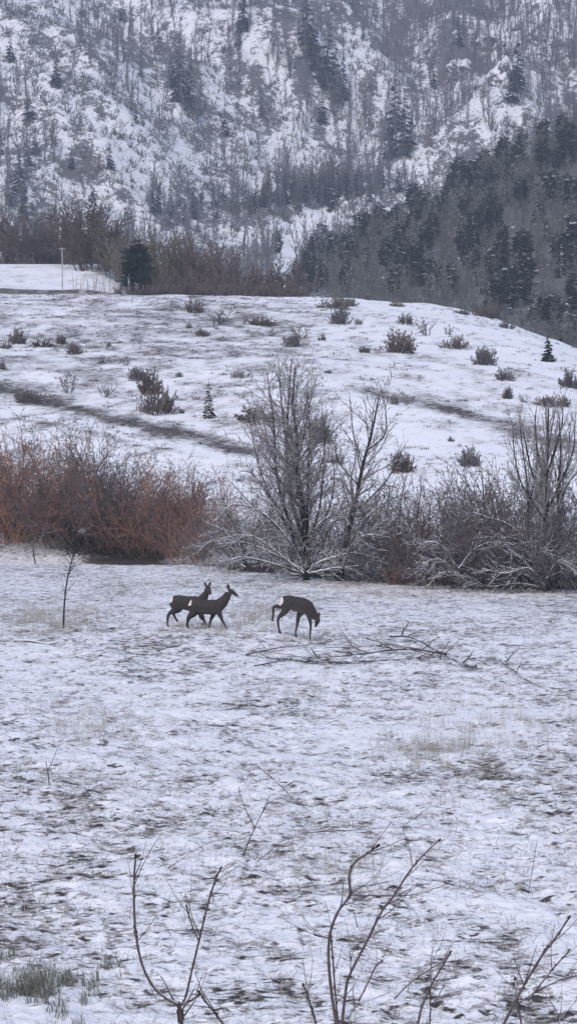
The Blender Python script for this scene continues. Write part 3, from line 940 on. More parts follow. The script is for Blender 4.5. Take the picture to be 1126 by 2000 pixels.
def far_label(px, py):
    if 455 < px < 745 and py > 350:
        return 'dark conifer in the row along the foot of the far mountain', 'conifers along the mountain foot'
    if 590 < px < 680:
        return 'dark conifer in the clump beside the upper white clearing', 'conifers by the upper clearing'
    if 740 < px < 800:
        return 'dark conifer in the group halfway up just above the wooded spur', 'conifers above the spur'
    if px > 800:
        return 'dark conifer near the rocks high on the mountainside', 'conifers by the rocks'
    if px < 400 and py > 270:
        return 'dark conifer low on the left mountainside above the brown treeline', 'conifers low on the left mountainside'
    if 325 < px < 400:
        return 'dark conifer crowded against the largest one on the mountainside', 'conifers round the largest one'
    if px < 325:
        return 'small dark conifer scattered high on the left mountainside', 'conifers high on the left mountainside'
    return 'dark conifer scattered over the middle of the snowy mountainside', 'conifers in the middle of the mountainside'
for i, (px, py, h, lab) in enumerate(FAR):
    g = on_ground(px, py, 440, 860)
    conifer(conif_far[i % 3], g - Vector((0, 0, .3)), 1.15 * h * g.y / FPX, R.uniform(.9, 1.3), lab or far_label(px, py)[0], None if lab else far_label(px, py)[1], rz=R.uniform(0, 6))
SPUR = [(1105, 668, 95, 'big dark conifer right behind the falling end of the white knoll'), (1122, 650, 110, None), (1078, 648, 70, None), (1045, 625, 70, None), (1010, 600, 80, None), (985, 590, 70, None),
        (955, 600, 60, None), (1018, 535, 80, None), (1118, 520, 90, None), (1095, 540, 70, None), (925, 520, 70, None), (980, 500, 60, None), (900, 470, 60, None), (880, 350, 46, None), (868, 430, 60, None),
        (848, 470, 60, None), (1105, 320, 70, None), (1060, 300, 60, None), (935, 300, 50, None), (1010, 340, 60, None), (1080, 400, 60, None), (690, 512, 66, 'slim dark conifer at the near end of the wooded spur'),
        (715, 470, 56, None), (740, 440, 60, None), (770, 470, 66, None), (785, 520, 60, None), (810, 560, 80, None), (860, 540, 60, None), (830, 570, 60, None), (655, 545, 60, None), (630, 560, 60, None), (600, 580, 70, None),
        (572, 585, 108, 'tall dark conifer standing at the end of the treeline left of the knoll'), (588, 560, 60, None), (540, 400, 50, None), (880, 580, 60, None), (920, 400, 50, None), (960, 430, 60, None)]
for i in range(150):
    x = R.uniform(590, 1150)
    top = 430 - (x - 640) * .43
    low_ = 585 + max(0, x - 900) * .4
    SPUR.append((x, R.uniform(top + 40, low_), R.uniform(36, 72), None))
def spur_label(px, py):
    if px > 1000 and py > 480:
        return 'dark conifer in the close stand right behind the falling end of the knoll', 'conifers behind the knoll end'
    if py > 505 + max(0, px - 900) * .3:
        return 'dark conifer just behind the white crest of the knoll', 'conifers behind the knoll crest'
    if py < 470 - (px - 640) * .43 + 90:
        return 'dark conifer near the upper edge of the wooded spur', 'conifers along the upper edge of the spur'
    return 'dark conifer in the middle of the wooded spur', 'conifers in the middle of the spur'
for i, (px, py, h, lab) in enumerate(SPUR):
    if max(pict(*[np.array([v]) for v in at(px, py - q * h, 300)], GULLY)[0] for q in (0, .3, .6, .9)) > .35:
        continue      # the white gully stays open
    g = on_ground(px, py, 228, 520)
    me = pines[i % 3] if (i % 3 >= 1 and not lab) else conif[i % 4]
    conifer(me, g - Vector((0, 0, .3)), 1.12 * h * g.y / FPX, R.uniform(.85, 1.25), lab or spur_label(px, py)[0], None if lab else spur_label(px, py)[1], rz=R.uniform(0, 6))
p = at(266, 540, 212)
conifer(conifer_mesh(330, 10, 3.0, 15, bark_mat('green_needles', (.022, .044, .034), (.015, .03, .024), .12, .9), M['dark_bark'], .2, True, 12),
        (p.x, 212, tz(p.x, 212) - .2), 5.6, 1.0, 'round dark green conifer among the brown trees of the treeline', name='round_conifer')

# ------------------------------------------------------------------ treeline on the crest
CROWN = dict(step=[.5, .35, .26], taper=[.3, .4, .5], wob=[.07, .14, .18], up=[.04, .07, .05], start=[.12, .1], dens=[6.0, 5.0],
             ang=[(.3, .85), (.3, .9)], lr=[.42, .45], rr=[.5, .6], rmin=.042, fall=.55, max=2)
crest = []
for k in range(3):
    o = shrub_segs(500 + k, 9, 5.2, 1.6, CROWN, .06, .45)
    crest.append(make_plant('leafless_tree', [('trunk', o[0], 4, M['brown_twig']), ('crown', flat(o, 1), 3, M['brown_twig'])], 'tree'))
CREST = [(5, 512, 60, 80, 'brown_twig', 236), (40, 512, 60, 85, 'plum_twig', 236), (75, 520, 60, 80, 'plum_twig', 238), (105, 528, 56, 84, 'brown_twig', 240), (140, 540, 60, 100, 'brown_twig', 232), (170, 548, 70, 118, 'brown_twig', 226),
         (200, 550, 76, 122, 'plum_twig', 228), (225, 552, 60, 100, 'olive_twig', 224), (245, 560, 50, 86, 'olive_twig', 220), (285, 560, 60, 86, 'brown_twig', 222), (318, 564, 64, 110, 'olive_twig', 220), (345, 568, 60, 116, 'olive_twig', 219),
         (372, 574, 60, 110, 'brown_twig', 217), (400, 580, 60, 100, 'brown_twig', 215), (428, 585, 70, 104, 'plum_twig', 213), (452, 590, 50, 84, 'plum_twig', 211), (478, 594, 50, 70, 'plum_twig', 209), (505, 596, 46, 66, 'plum_twig', 210),
         (530, 598, 50, 80, 'plum_twig', 209), (556, 598, 46, 84, 'brown_twig', 209), (578, 598, 36, 60, 'plum_twig', 208), (300, 572, 40, 60, 'plum_twig', 212), (352, 580, 44, 54, 'plum_twig', 210),
         (-40, 510, 60, 84, 'brown_twig', 238), (-90, 505, 60, 84, 'plum_twig', 238), (420, 560, 50, 90, 'olive_twig', 236), (385, 555, 50, 90, 'brown_twig', 236), (465, 570, 50, 70, 'olive_twig', 238), (510, 575, 46, 70, 'brown_twig', 240),
         (258, 545, 60, 80, 'plum_twig', 240), (330, 545, 60, 90, 'brown_twig', 242), (60, 500, 56, 80, 'plum_twig', 252), (120, 510, 56, 90, 'plum_twig', 252), (20, 495, 60, 84, 'plum_twig', 254), (190, 520, 60, 90, 'brown_twig', 252)]
TL = {'brown_twig': ('brown leafless tree in the treeline along the crest of the slope', 'brown trees along the crest'),
      'plum_twig': ('dark purplish leafless tree in the treeline along the crest', 'purplish trees along the crest'),
      'olive_twig': ('tan-olive leafless tree in the treeline along the crest', 'tan-olive trees along the crest'),
      }
for i, (px, py, wp, hp, mat, d) in enumerate(CREST):
    p = at(px, py, d); z = tz(p.x, d)
    m = d / FPX
    lab, grp = TL[mat]
    where = 'behind the upper white field' if px < 128 else 'round the post and the round green conifer' if px < 295 else 'between the round green conifer and the knoll'
    lab = lab.split(' in the treeline')[0] + ' of the crest treeline ' + where
    grp = grp + ' ' + where
    H = hp * m + max(0, (p.z - z)) * .6
    crest[i % 3].place((p.x, d, z - .1), R.uniform(0, 6.28), (wp * m / 2.5, wp * m / 2.5, H / 5.0), lab, grp, {'trunk': M[mat], 'crown': M[mat]})
# low dark bank shrubs along the road edge
for i, (px, wp, hp) in enumerate([(245, 40, 22), (275, 36, 20), (305, 40, 22), (335, 40, 26), (362, 36, 26), (388, 36, 24), (414, 34, 24), (440, 36, 28), (462, 34, 30), (490, 36, 26), (515, 34, 28), (540, 34, 30), (565, 36, 30), (586, 26, 22)]):
    d = 200.5 + .8 * math.sin(px); p = at(px, 580, d); z = tz(p.x, d); m = d / FPX
    bush[i % 3].place((p.x, d, z - .1), R.uniform(0, 6.28), (wp * m / 1.9, wp * m / 1.9, hp * m / 1.05), 'low dark shrub in the strip of brush at the foot of the treeline', 'low shrubs under the treeline', {'stem': M['slate_twig'], 'twig': M['plum_twig']})
# pale slim saplings in a row above the road bank
slim = []
for k in range(3):
    o = shrub_segs(540 + k, 2, 2.6, .3, dict(CROWN, dens=[1.6, 2.0], rmin=.02), .07, .15)
    slim.append(make_plant('pale_sapling', [('trunk', o[0], 4, M['pale_bark']), ('twig', flat(o, 1), 3, M['pale_bark'])], 'sapling'))
for i, px in enumerate([146, 156, 163, 172, 181, 188, 197, 206, 215, 224, 236, 252, 268, 284, 300, 322]):
    d = 208 + R.uniform(-.3, 2); p = at(px, 565, d)
    slim[i % 3].place((p.x, d, tz(p.x, d) - .1), R.uniform(0, 6.28), R.uniform(.65, 1.0), 'slim pale-stemmed sapling in the row above the dark road bank', 'pale saplings above the road bank')
# white post with a crossbar on the left ridge
d = 209.5; p = at(122, 560, d); z = tz(p.x, d)
root = empty('white_post', (p.x, d, z))
bm = bmesh.new(); sweep_bm(bm, [(0, 0, -.3), (0, 0, 3.9)], [.05, .045], 8); bm_obj('pole', bm, M['post'], root)
bm = bmesh.new(); sweep_bm(bm, [(-.30, -.10, 3.82), (.30, -.10, 3.82)], [.05, .05], 4); bm_obj('crossbar', bm, M['post'], root)
tag(root, 'thin white post with a short crossbar at the edge of the upper snow field', 'post')
# snow lump lying in the thicket
g = ground_at(166, 1034, 70, 120)
bm = bmesh.new(); bmesh.ops.create_icosphere(bm, subdivisions=3, radius=1)
for v in bm.verts:
    n = vnoise(v.co.x * 2 + 5, v.co.y * 2 + v.co.z, 4)
    v.co = Vector((v.co.x * .27, v.co.y * .22, v.co.z * .09)) * (.4 + 1.0 * float(n))
p = at(166, 1034, 88.5)
lump = bm_obj('snowy_log_end', bm, plain_mat('clean_snow', (.82, .80, .78), .05))
lump.location = (p.x, 88.5, p.z); lump.rotation_euler = (0, -.3, 0)
lump.location.z = max(p.z, tz(p.x, 88.5) + .05)
tag(lump, 'small bright snow-capped lump among the stems of the red thicket', 'snow lump')

# ------------------------------------------------------------------ woods too many to count (instanced stuff)
def scatter(name, sources, pts, rot, scl, idx, label=None):
    """One object of kind stuff: a point cloud that carries copies of the source meshes."""
    col = bpy.data.collections.new(name + '_sources')
    for k, me in enumerate(sources):
        col.objects.link(bpy.data.objects.new('%s_source_%02d' % (name, k), me))
    me = bpy.data.meshes.new(name)
    me.vertices.add(len(pts)); me.vertices.foreach_set('co', np.asarray(pts, np.float32).ravel())
    for nm, typ, val in (('rot', 'FLOAT_VECTOR', rot), ('scl', 'FLOAT_VECTOR', scl)):
        a = me.attributes.new(nm, typ, 'POINT'); a.data.foreach_set('vector', np.asarray(val, np.float32).ravel())
    a = me.attributes.new('pick', 'INT', 'POINT'); a.data.foreach_set('value', np.asarray(idx, np.int32))
    o = obj(name, me)
    ng = bpy.data.node_groups.new(name + '_nodes', 'GeometryNodeTree')
    ng.interface.new_socket('Geometry', in_out='INPUT', socket_type='NodeSocketGeometry')
    ng.interface.new_socket('Geometry', in_out='OUTPUT', socket_type='NodeSocketGeometry')
    gi, go = ng.nodes.new('NodeGroupInput'), ng.nodes.new('NodeGroupOutput')
    m2p = ng.nodes.new('GeometryNodeMeshToPoints')
    iop = ng.nodes.new('GeometryNodeInstanceOnPoints')
    ci = ng.nodes.new('GeometryNodeCollectionInfo')
    ci.inputs['Collection'].default_value = col
    ci.inputs['Separate Children'].default_value = True
    ci.inputs['Reset Children'].default_value = True
    def attr(nm, typ):
        n = ng.nodes.new('GeometryNodeInputNamedAttribute'); n.data_type = typ; n.inputs['Name'].default_value = nm
        return [s for s in n.outputs if s.enabled and s.name == 'Attribute'][0]
    L = ng.links.new
    L(gi.outputs[0], m2p.inputs['Mesh']); L(m2p.outputs[0], iop.inputs['Points'])
    L(ci.outputs[0], iop.inputs['Instance'])
    iop.inputs['Pick Instance'].default_value = True
    L(attr('pick', 'INT'), iop.inputs['Instance Index'])
    L(attr('rot', 'FLOAT_VECTOR'), iop.inputs['Rotation'])
    L(attr('scl', 'FLOAT_VECTOR'), iop.inputs['Scale'])
    L(iop.outputs[0], go.inputs[0])
    md = o.modifiers.new('scatter', 'NODES'); md.node_group = ng
    o['kind'] = 'stuff'
    if label:
        o['label'] = label
    return o

FARTREE = dict(step=[1.6, .9, .6], taper=[.25, .4, .5], wob=[.05, .12, .15], up=[.05, .16, .1], start=[.2, .15], dens=[2.6, 2.2],
               ang=[(.25, .6), (.3, .8)], lr=[.34, .42], rr=[.45, .6], rmin=.045, fall=.6, max=2)
def far_tree(seed, mat, P=FARTREE, H=10, n=1, spread=.3, r=.14, lean=.1, sides=3):
    o = shrub_segs(seed, n, H, spread, P, r, lean)
    return segs_mesh('bare_tree', flat(o), sides, mat)
far_trees = [far_tree(600 + k, M['mount_bark'], n=1 + k % 2) for k in range(4)]
spur_trees = [far_tree(620 + k, M['spur_bark'], dict(FARTREE, dens=[3.2, 2.6], lr=[.4, .45], ang=[(.3, .8), (.3, .9)]), n=1 + k % 2, H=8.5) for k in range(4)]
snow_bushes = [far_tree(640 + k, M['snow_bush'], dict(FARTREE, step=[.7, .5, .4], dens=[3.4, 2.4], up=[0, .02, 0], rmin=.07), H=2.3, n=7, spread=1.4, r=.11, lean=1.2) for k in range(3)]
spur_bushes = [far_tree(650 + k, M['spur_bark'], dict(FARTREE, step=[.7, .5, .4], dens=[3.6, 2.4], up=[.02, .04, 0]), H=3.2, n=8, spread=1.6, r=.07, lean=.8) for k in range(3)]

N = 60000
X = nrng.uniform(-260, 280, N); Y = nrng.uniform(255, 800, N)
Z = terrain(X, Y)
sp = spur_mask(X, Y)
gul = np.maximum.reduce([pict(X, Y, Z + q, GULLY) for q in (0, 1.5, 3, 4.5)])
prj = np.maximum(pict(X, Y, Z, WHITE), pict(X, Y, Z + 4, WHITE)) + 3 * np.where(gul > .35, gul, 0); prd = pict(X, Y, Z, DARK)
clump = fbm(X / 18, Y / 24, 3, 131)
px_, py_ = project(X, Y, Z)
dens = .16 + .55 * sstep(.42, .62, clump) + .5 * prd - .9 * prj
dens = dens + .38 * sstep(560, 700, px_) * sstep(330, 60, py_)      # close-standing wood high on the far side
dens = np.where(Y < 440, np.minimum(dens * .5 + .15, .6) - 1.6 * prj, dens)
keep = (nrng.random(N) < np.clip(dens, 0, 1) * .58) & (sp < .5)
n = keep.sum()
s = nrng.uniform(.55, 1.25, n) * np.where(Y[keep] < 430, .5, 1.0)
scatter('mountain_woods', far_trees, np.stack([X, Y, Z - .3], 1)[keep], np.stack([nrng.normal(0, .05, n), nrng.normal(0, .05, n), nrng.uniform(0, 6.28, n)], 1),
        np.stack([s * 1.05, s * 1.05, s], 1), nrng.integers(0, 4, n), 'bare grey wood covering the snowy mountainside')
keep = (nrng.random(N) < np.clip(1 - dens, .15, 1) * .8) & (sp < .5) & (Y > 430) & (prj < .9)
n = keep.sum(); s = nrng.uniform(.6, 1.5, n)
scatter('mountain_bushes', snow_bushes, np.stack([X, Y, Z - .2], 1)[keep], np.stack([np.zeros(n), np.zeros(n), nrng.uniform(0, 6.28, n)], 1),
        np.stack([s, s, s * .8], 1), nrng.integers(0, 3, n), 'snow-covered brush between the trees of the mountainside')
keep = (nrng.random(N) < .55 * np.clip(1 - .9 * prj, 0, 1)) & (sp > .4) & (Y < 500) & (fbm(X / 12, Y / 14, 2, 141) > .34)
n = keep.sum(); s = nrng.uniform(.6, 1.25, n) * np.interp(Y[keep], [240, 450], [.42, .75])
scatter('spur_woods', spur_trees, np.stack([X, Y, Z - .3], 1)[keep], np.stack([nrng.normal(0, .05, n), nrng.normal(0, .05, n), nrng.uniform(0, 6.28, n)], 1),
        np.stack([s * 1.1, s * 1.1, s], 1), nrng.integers(0, 4, n), 'leafless grey-brown wood on the spur behind the knoll')
keep = (nrng.random(N) < .5 * np.clip(1 - 1.1 * prj, 0, 1)) & (sp > .3) & (Y < 500)
n = keep.sum(); s = nrng.uniform(.5, 1.2, n) * np.interp(Y[keep], [240, 450], [.5, .9])
scatter('spur_undergrowth', spur_bushes, np.stack([X, Y, Z - .3], 1)[keep], np.stack([np.zeros(n), np.zeros(n), nrng.uniform(0, 6.28, n)], 1),
        np.stack([s, s, s], 1), nrng.integers(0, 3, n), 'dark brush under the wood of the spur')

FOOT = [(330, 410, 60, 26, 1), (450, 408, 70, 24, 1), (570, 385, 90, 22, 1.2), (690, 372, 70, 26, 1), (60, 440, 110, 22, .9), (190, 425, 60, 22, .6), (230, 440, 60, 20, .6), (30, 380, 40, 40, .6)]
pf = pict(X, Y, Z, FOOT)
keep = (nrng.random(N) < np.clip(pf, 0, 1) * .9) & (sp < .5) & (Y > 330) & (prj < .6)
n = keep.sum(); s = nrng.uniform(.55, 1.1, n) * np.interp(Y[keep], [330, 520], [.5, .85])
scatter('mountain_foot_woods', spur_trees + conif_far, np.stack([X, Y, Z - .3], 1)[keep], np.stack([nrng.normal(0, .05, n), nrng.normal(0, .05, n), nrng.uniform(0, 6.28, n)], 1),
        np.stack([s, s, s], 1), nrng.choice(7, n, p=[.19, .19, .19, .19, .08, .08, .08]), 'dark wood along the foot of the mountain')

# rock outcrops high on the far mountainside
def rock(px, py, w, h, seed, label):
    g = on_ground(px, py, 470, 860); m = g.y / FPX
    bm = bmesh.new(); bmesh.ops.create_icosphere(bm, subdivisions=4, radius=1)
    for v in bm.verts:
        c = v.co
        n1 = float(vnoise(c.x * 1.6 + seed, c.y * 1.6 + c.z * 1.3, seed)); n2 = float(vnoise(c.x * 4 + c.z * 3, c.z * 4.5 + seed, seed + 1))
        k = .6 + .6 * n1 + .3 * n2
        v.co = Vector((c.x * w * m * .5 * k, c.y * 4 * k, (round(c.z * 4) / 4 * .5 + c.z * .5) * h * m * .5 * k))
    o = bm_obj('rock_outcrop', bm, M['rock'], None, False)
    o.location = g + Vector((0, 1.0, h * m * .15))
    a = o.data.attributes.new('cov', 'FLOAT', 'POINT')
    cov = []
    for v in o.data.vertices:
        cov.append(.62 - .55 * max(0, v.normal.z - .15))
    a.data.foreach_set('value', np.array(cov, np.float32))
    tag(o, label, 'rock')
rock(985, 170, 60, 80, 3, 'steep dark rock face below the tall conifer high on the mountainside')
rock(900, 150, 50, 46, 5, 'smaller dark rock outcrop left of the steep rock face')
rock(945, 90, 50, 30, 9, 'snow-streaked rock ledge above the steep rock face')

# ------------------------------------------------------------------ field: tufts, saplings, fallen branches
def tuft_mesh(seed, n, L, spread, w, mat, lay=.9):
    R = random.Random(seed); V, F = [], []
    for _ in range(n):
        a = R.uniform(0, 6.283); rr = spread * math.sqrt(R.random()); az = R.uniform(0, 6.283)
        bx, by = rr * math.cos(a), rr * math.sin(a)
        l = L * R.uniform(.5, 1.2); t0 = R.uniform(.1 if lay < 1 else .7, lay); t1 = t0 + R.uniform(.3, .9)
        dx, dy = math.cos(az), math.sin(az)
        x1, z1 = l * .5 * math.sin(t0), l * .5 * math.cos(t0)
        x2, z2 = x1 + l * .5 * math.sin(t1), z1 + l * .5 * math.cos(t1)
        k = len(V)
        sx, sy = -dy * w, dx * w
        V += [(bx - sx, by - sy, -.02), (bx + sx, by + sy, -.02), (bx + dx * x1 + sx * .8, by + dy * x1 + sy * .8, z1), (bx + dx * x1 - sx * .8, by + dy * x1 - sy * .8, z1),
              (bx + dx * x2 + sx * .2, by + dy * x2 + sy * .2, max(z2, .01)), (bx + dx * x2 - sx * .2, by + dy * x2 - sy * .2, max(z2, .01))]
        F += [(k, k + 1, k + 2, k + 3), (k + 3, k + 2, k + 4, k + 5)]
    return mesh_np('tuft', V, F, False, [mat])
flat_tufts = [tuft_mesh(700 + k, 5, .15, .16, .0028, M['sedge'], 1.45) for k in range(3)] + [tuft_mesh(710 + k, 5, .17, .17, .0028, M['straw'], 1.3) for k in range(4)]
tall_tufts = [tuft_mesh(720 + k, 16, .36, .16, .0026, M['straw'], .6) for k in range(3)]
green_tufts = [tuft_mesh(730 + k, 26, .24, .10, .0045, M['green_blade'], .55) for k in range(3)]

P3, RO, SC, IX = [], [], [], []
def strew(n, y0, y1, hw, thr, s0, s1):
    y = np.sqrt(nrng.uniform(y0 ** 2, y1 ** 2, n)); x = nrng.uniform(-1, 1, n) * hw * y
    cv = field_cover(x, y)
    k = (nrng.random(n) < (.12 + .88 * sstep(thr - .15, thr + .4, cv))) & (y < hedge_y(x) + 1)
    x, y = x[k], y[k]
    P3.append(np.stack([x, y, field_z(x, y) - .01], 1)); m = len(x)
    RO.append(np.stack([nrng.normal(0, .15, m), nrng.normal(0, .15, m), nrng.uniform(0, 6.28, m)], 1))
    s = nrng.uniform(s0, s1, m); SC.append(np.stack([s, s, s], 1)); IX.append(nrng.integers(0, 7, m))
strew(30000, 15.5, 32, .17, .46, .3, 1.1)
strew(26000, 32, 60, .17, .50, .35, 1.1)
strew(14000, 60, 96, .18, .52, .45, 1.1)
scatter('field_grass', flat_tufts, np.concatenate(P3), np.concatenate(RO), np.concatenate(SC), np.concatenate(IX), 'flattened dead grass poking through the thin snow of the field')

P3, RO, SC, IX = [], [], [], []
for px, py, wx, wy, n in ((100, 1212, 150, 36, 260), (950, 1430, 260, 90, 150), (190, 1430, 110, 40, 70), (505, 1200, 80, 40, 110), (440, 1235, 120, 14, 60), (640, 1700, 90, 40, 22), (840, 1470, 100, 30, 60), (740, 1165, 120, 14, 60), (240, 1140, 80, 30, 40), (385, 1228, 70, 6, 40), (585, 1252, 50, 6, 26), (180, 1072, 260, 12, 110), (440, 1112, 120, 10, 50), (900, 1152, 330, 8, 110), (590, 1345, 120, 40, 30)):
    for _ in range(n):
        g = ground_at(px + R.gauss(0, wx * .5), py + R.gauss(0, wy * .5), 15, 95, 300)
        P3.append((g.x, g.y, fz(g.x, g.y) - .02)); RO.append((0, 0, R.uniform(0, 6.28))); s = R.uniform(.45, .95); SC.append((s, s, s)); IX.append(R.randrange(3))
scatter('dry_grass', tall_tufts, P3, RO, SC, IX, 'patches of standing straw-coloured grass in the snowy field')
P3, RO, SC, IX = [], [], [], []
for _ in range(60):
    g = ground_at(R.gauss(60, 60), R.gauss(1950, 34), 14, 30, 300)
    P3.append((g.x, g.y, fz(g.x, g.y) - .02)); RO.append((0, 0, R.uniform(0, 6.28))); s = R.uniform(.5, 1.05); SC.append((s, s, s)); IX.append(R.randrange(3))
scatter('green_grass', green_tufts, P3, RO, SC, IX, 'grey-green grass showing through the drift in the near corner')

hill_tufts = [tuft_mesh(740 + k, 14, .34, .22, .011, M['sedge'], 1.0) for k in range(3)] + [tuft_mesh(745, 14, .32, .25, .010, M['straw'], 1.1)]
n = 30000
y = nrng.uniform(96, 206, n); x = nrng.uniform(-.17, .17, n) * y
cv = hill_cover(x, y, None)
k = nrng.random(n) < .07 + .5 * sstep(.5, .85, cv + (fbm(x / 2.5, y / 3, 2, 151) - .5) * .8)
x, y = x[k], y[k]; n = len(x); s_ = nrng.uniform(.35, 1.2, n)
scatter('hill_grass', hill_tufts, np.stack([x, y, terrain(x, y) - .02], 1), np.stack([np.zeros(n), np.zeros(n), nrng.uniform(0, 6.28, n)], 1),
        np.stack([s_, s_, s_ * .8], 1), nrng.integers(0, 4, n), 'dead grass poking through the snow of the hillside')

SAP = dict(TREE, dens=[4, 4, 4], lr=[.3, .4, .4], rmin=.006)
def field_tree(name, label, pl, r0, r1, seed, twigs=6, mat='dark_bark', cat='sapling', d=None):
    g = ground_at(pl[0][0], pl[0][1], 15, 95)
    d = d or g.y
    o = Vector((g.x, d, fz(g.x, d)))
    pts = [at(px, py, d) - o for px, py in pl]
    pts[0] = Vector((0, 0, -.06))
    pts = curve_pts(pts, 6)
    n = len(pts)
    root = empty(name, o)
    bm = bmesh.new(); sweep_bm(bm, pts, [r0 + (r1 - r0) * i / (n - 1) for i in range(n)], 6)
    bm_obj('stem', bm, M[mat], root)
    Rr = random.Random(seed); out = [[], [], [], []]
    for _ in range(twigs):
        i = Rr.randrange(n // 3, n - 1)
        grow(out, pts[i], rot_dir((pts[i + 1] - pts[i]).normalized(), Rr.uniform(.4, .9), Rr.uniform(0, 6.28)), Rr.uniform(.2, .55), .007, 2, Rr, SAP)
    if flat(out):
        obj('twig', segs_mesh('twig', flat(out), 3, M[mat]), root)['kind'] = 'stuff'
    return tag(root, label, cat)
field_tree('field_sapling', 'thin sapling with a dark lower trunk in the straw grass at the left', [(124, 1229), (126, 1180), (132, 1130), (142, 1090), (150, 1070)], .024, .008, 1, 30)
field_tree('field_sapling', 'short thin stem against the red thicket at the left edge', [(70, 1102), (66, 1080), (65, 1050)], .03, .012, 2, 6)
field_tree('dead_stalk', 'dead forked stalk standing in the field below the branch pile', [(470, 1680), (487, 1640), (508, 1595), (526, 1566)], .007, .003, 3, 2)
field_tree('dead_stalk', 'two small dead stalks standing together on the left of the field', [(98, 1536), (94, 1510), (90, 1488)], .009, .004, 4, 1)
field_tree('dead_stalk', 'slim dead stalk on the right of the near field', [(1030, 1745), (1040, 1690), (1048, 1640)], .004, .002, 5, 0)
field_tree('dead_stalk', 'short dead stalk between the two nearest twig clumps', [(700, 1810), (690, 1780), (683, 1770)], .005, .002, 6, 0)

def fallen(name, label, pl, r, seed, h=.06, twigs=5, mat='half_snow_bark'):
    """A branch lying on the snow: bent stem and a few side twigs."""
    Rr = random.Random(seed)
    pts = []
    for px, py in pl:
        g = ground_at(px, py, 15, 95)
        pts.append(Vector((g.x, g.y, fz(g.x, g.y) + h * Rr.uniform(.2, 1.2))))
    o = pts[0].copy(); o.z = fz(o.x, o.y)
    pts = curve_pts([p - o for p in pts], 5)
    n = len(pts); root = empty(name, o)
    bm = bmesh.new(); sweep_bm(bm, pts, [.6 * r * (1 - .75 * i / n) for i in range(n)], 6)
    bm_obj('stem', bm, M[mat], root)
    out = [[], [], [], []]
    for _ in range(twigs):
        i = Rr.randrange(1, n - 1)
        dd = rot_dir((pts[i + 1] - pts[i]).normalized(), Rr.uniform(.3, .8), Rr.uniform(0, 6.28)); dd.z = abs(dd.z) * .5
        grow(out, pts[i], dd.normalized(), Rr.uniform(.25, .8), r * .5, 2, Rr, dict(SAP, up=[0, 0, -.02, -.02]))
    if flat(out):
        obj('twig', segs_mesh('twig', flat(out), 3, M[mat]), root)['kind'] = 'stuff'
    return tag(root, label, 'branch')
fallen('fallen_branch', 'long fallen branch pointing down right at the end of the pile', [(762, 1248), (800, 1258), (850, 1280), (900, 1302), (936, 1316)], .045, 1, .12, 6)
fallen('fallen_branch', 'long level fallen branch through the middle of the pile', [(870, 1290), (800, 1278), (720, 1276), (640, 1283), (560, 1292)], .045, 2, .10, 9)
fallen('fallen_branch', 'fallen branch lying along the top of the pile', [(805, 1272), (760, 1268), (690, 1268), (640, 1272), (600, 1264)], .03, 3, .12, 8, 'snowy_bark')
fallen('fallen_branch', 'fallen branch reaching left from the mossy clump', [(640, 1290), (590, 1295), (530, 1288), (470, 1284)], .035, 4, .08, 8)
fallen('fallen_branch', 'short fallen branch in the lower front of the pile', [(700, 1300), (640, 1296), (590, 1290), (556, 1284)], .03, 5, .06, 6, 'snowy_bark')
fallen('fallen_branch', 'thin fallen branch along the upper left of the pile', [(480, 1286), (530, 1278), (590, 1268), (650, 1260)], .03, 21, .10, 8)
fallen('fallen_branch', 'long thin fallen branch along the front of the pile', [(640, 1302), (720, 1292), (800, 1288), (868, 1292)], .03, 22, .08, 9)
fallen('fallen_branch', 'fallen branch crossing the pile aslant under the long one', [(716, 1260), (780, 1278), (840, 1292), (884, 1306)], .03, 23, .14, 7)
fallen('fallen_branch', 'low fallen branch nearest the front left of the pile', [(496, 1306), (560, 1300), (620, 1296)], .025, 24, .06, 7)
fallen('fallen_branch', 'lone branch lying on the snow right of the pile', [(976, 1298), (1004, 1318), (1030, 1334), (1056, 1346)], .035, 6, .08, 3)
fallen('fallen_branch', 'thin dark twig lying aslant in the middle of the field', [(502, 1500), (545, 1535), (580, 1568), (612, 1590)], .013, 7, .04, 3)
fallen('fallen_branch', 'thin twig lying far to the right near the frame edge', [(1080, 1195), (1126, 1200)], .02, 8, .05, 2)
fallen('fallen_log', 'snow-topped log lying in front of the straw grass at the left', [(28, 1254), (60, 1256), (95, 1258), (118, 1258)], .075, 9, .05, 0, 'snowy_bark')
fallen('dead_stalk', 'dead stem bent in an arch in the near field', [(330, 1705), (395, 1665), (440, 1662), (520, 1700)], .009, 10, .09, 1)
fallen('dead_stalk', 'low arched dead stem in the near field right of the centre', [(590, 1640), (700, 1632), (800, 1626), (900, 1632)], .008, 11, .05, 1)
g = ground_at(556, 1290, 15, 95)
o = obj('mossy_clump', tuft_mesh(770, 90, .17, .17, .006, M['moss'], 1.2)); o.location = (g.x, g.y, fz(g.x, g.y) + .01)
o['kind'] = 'thing'
tag(o, 'dark mossy clump at the left end of the fallen branches', 'moss')

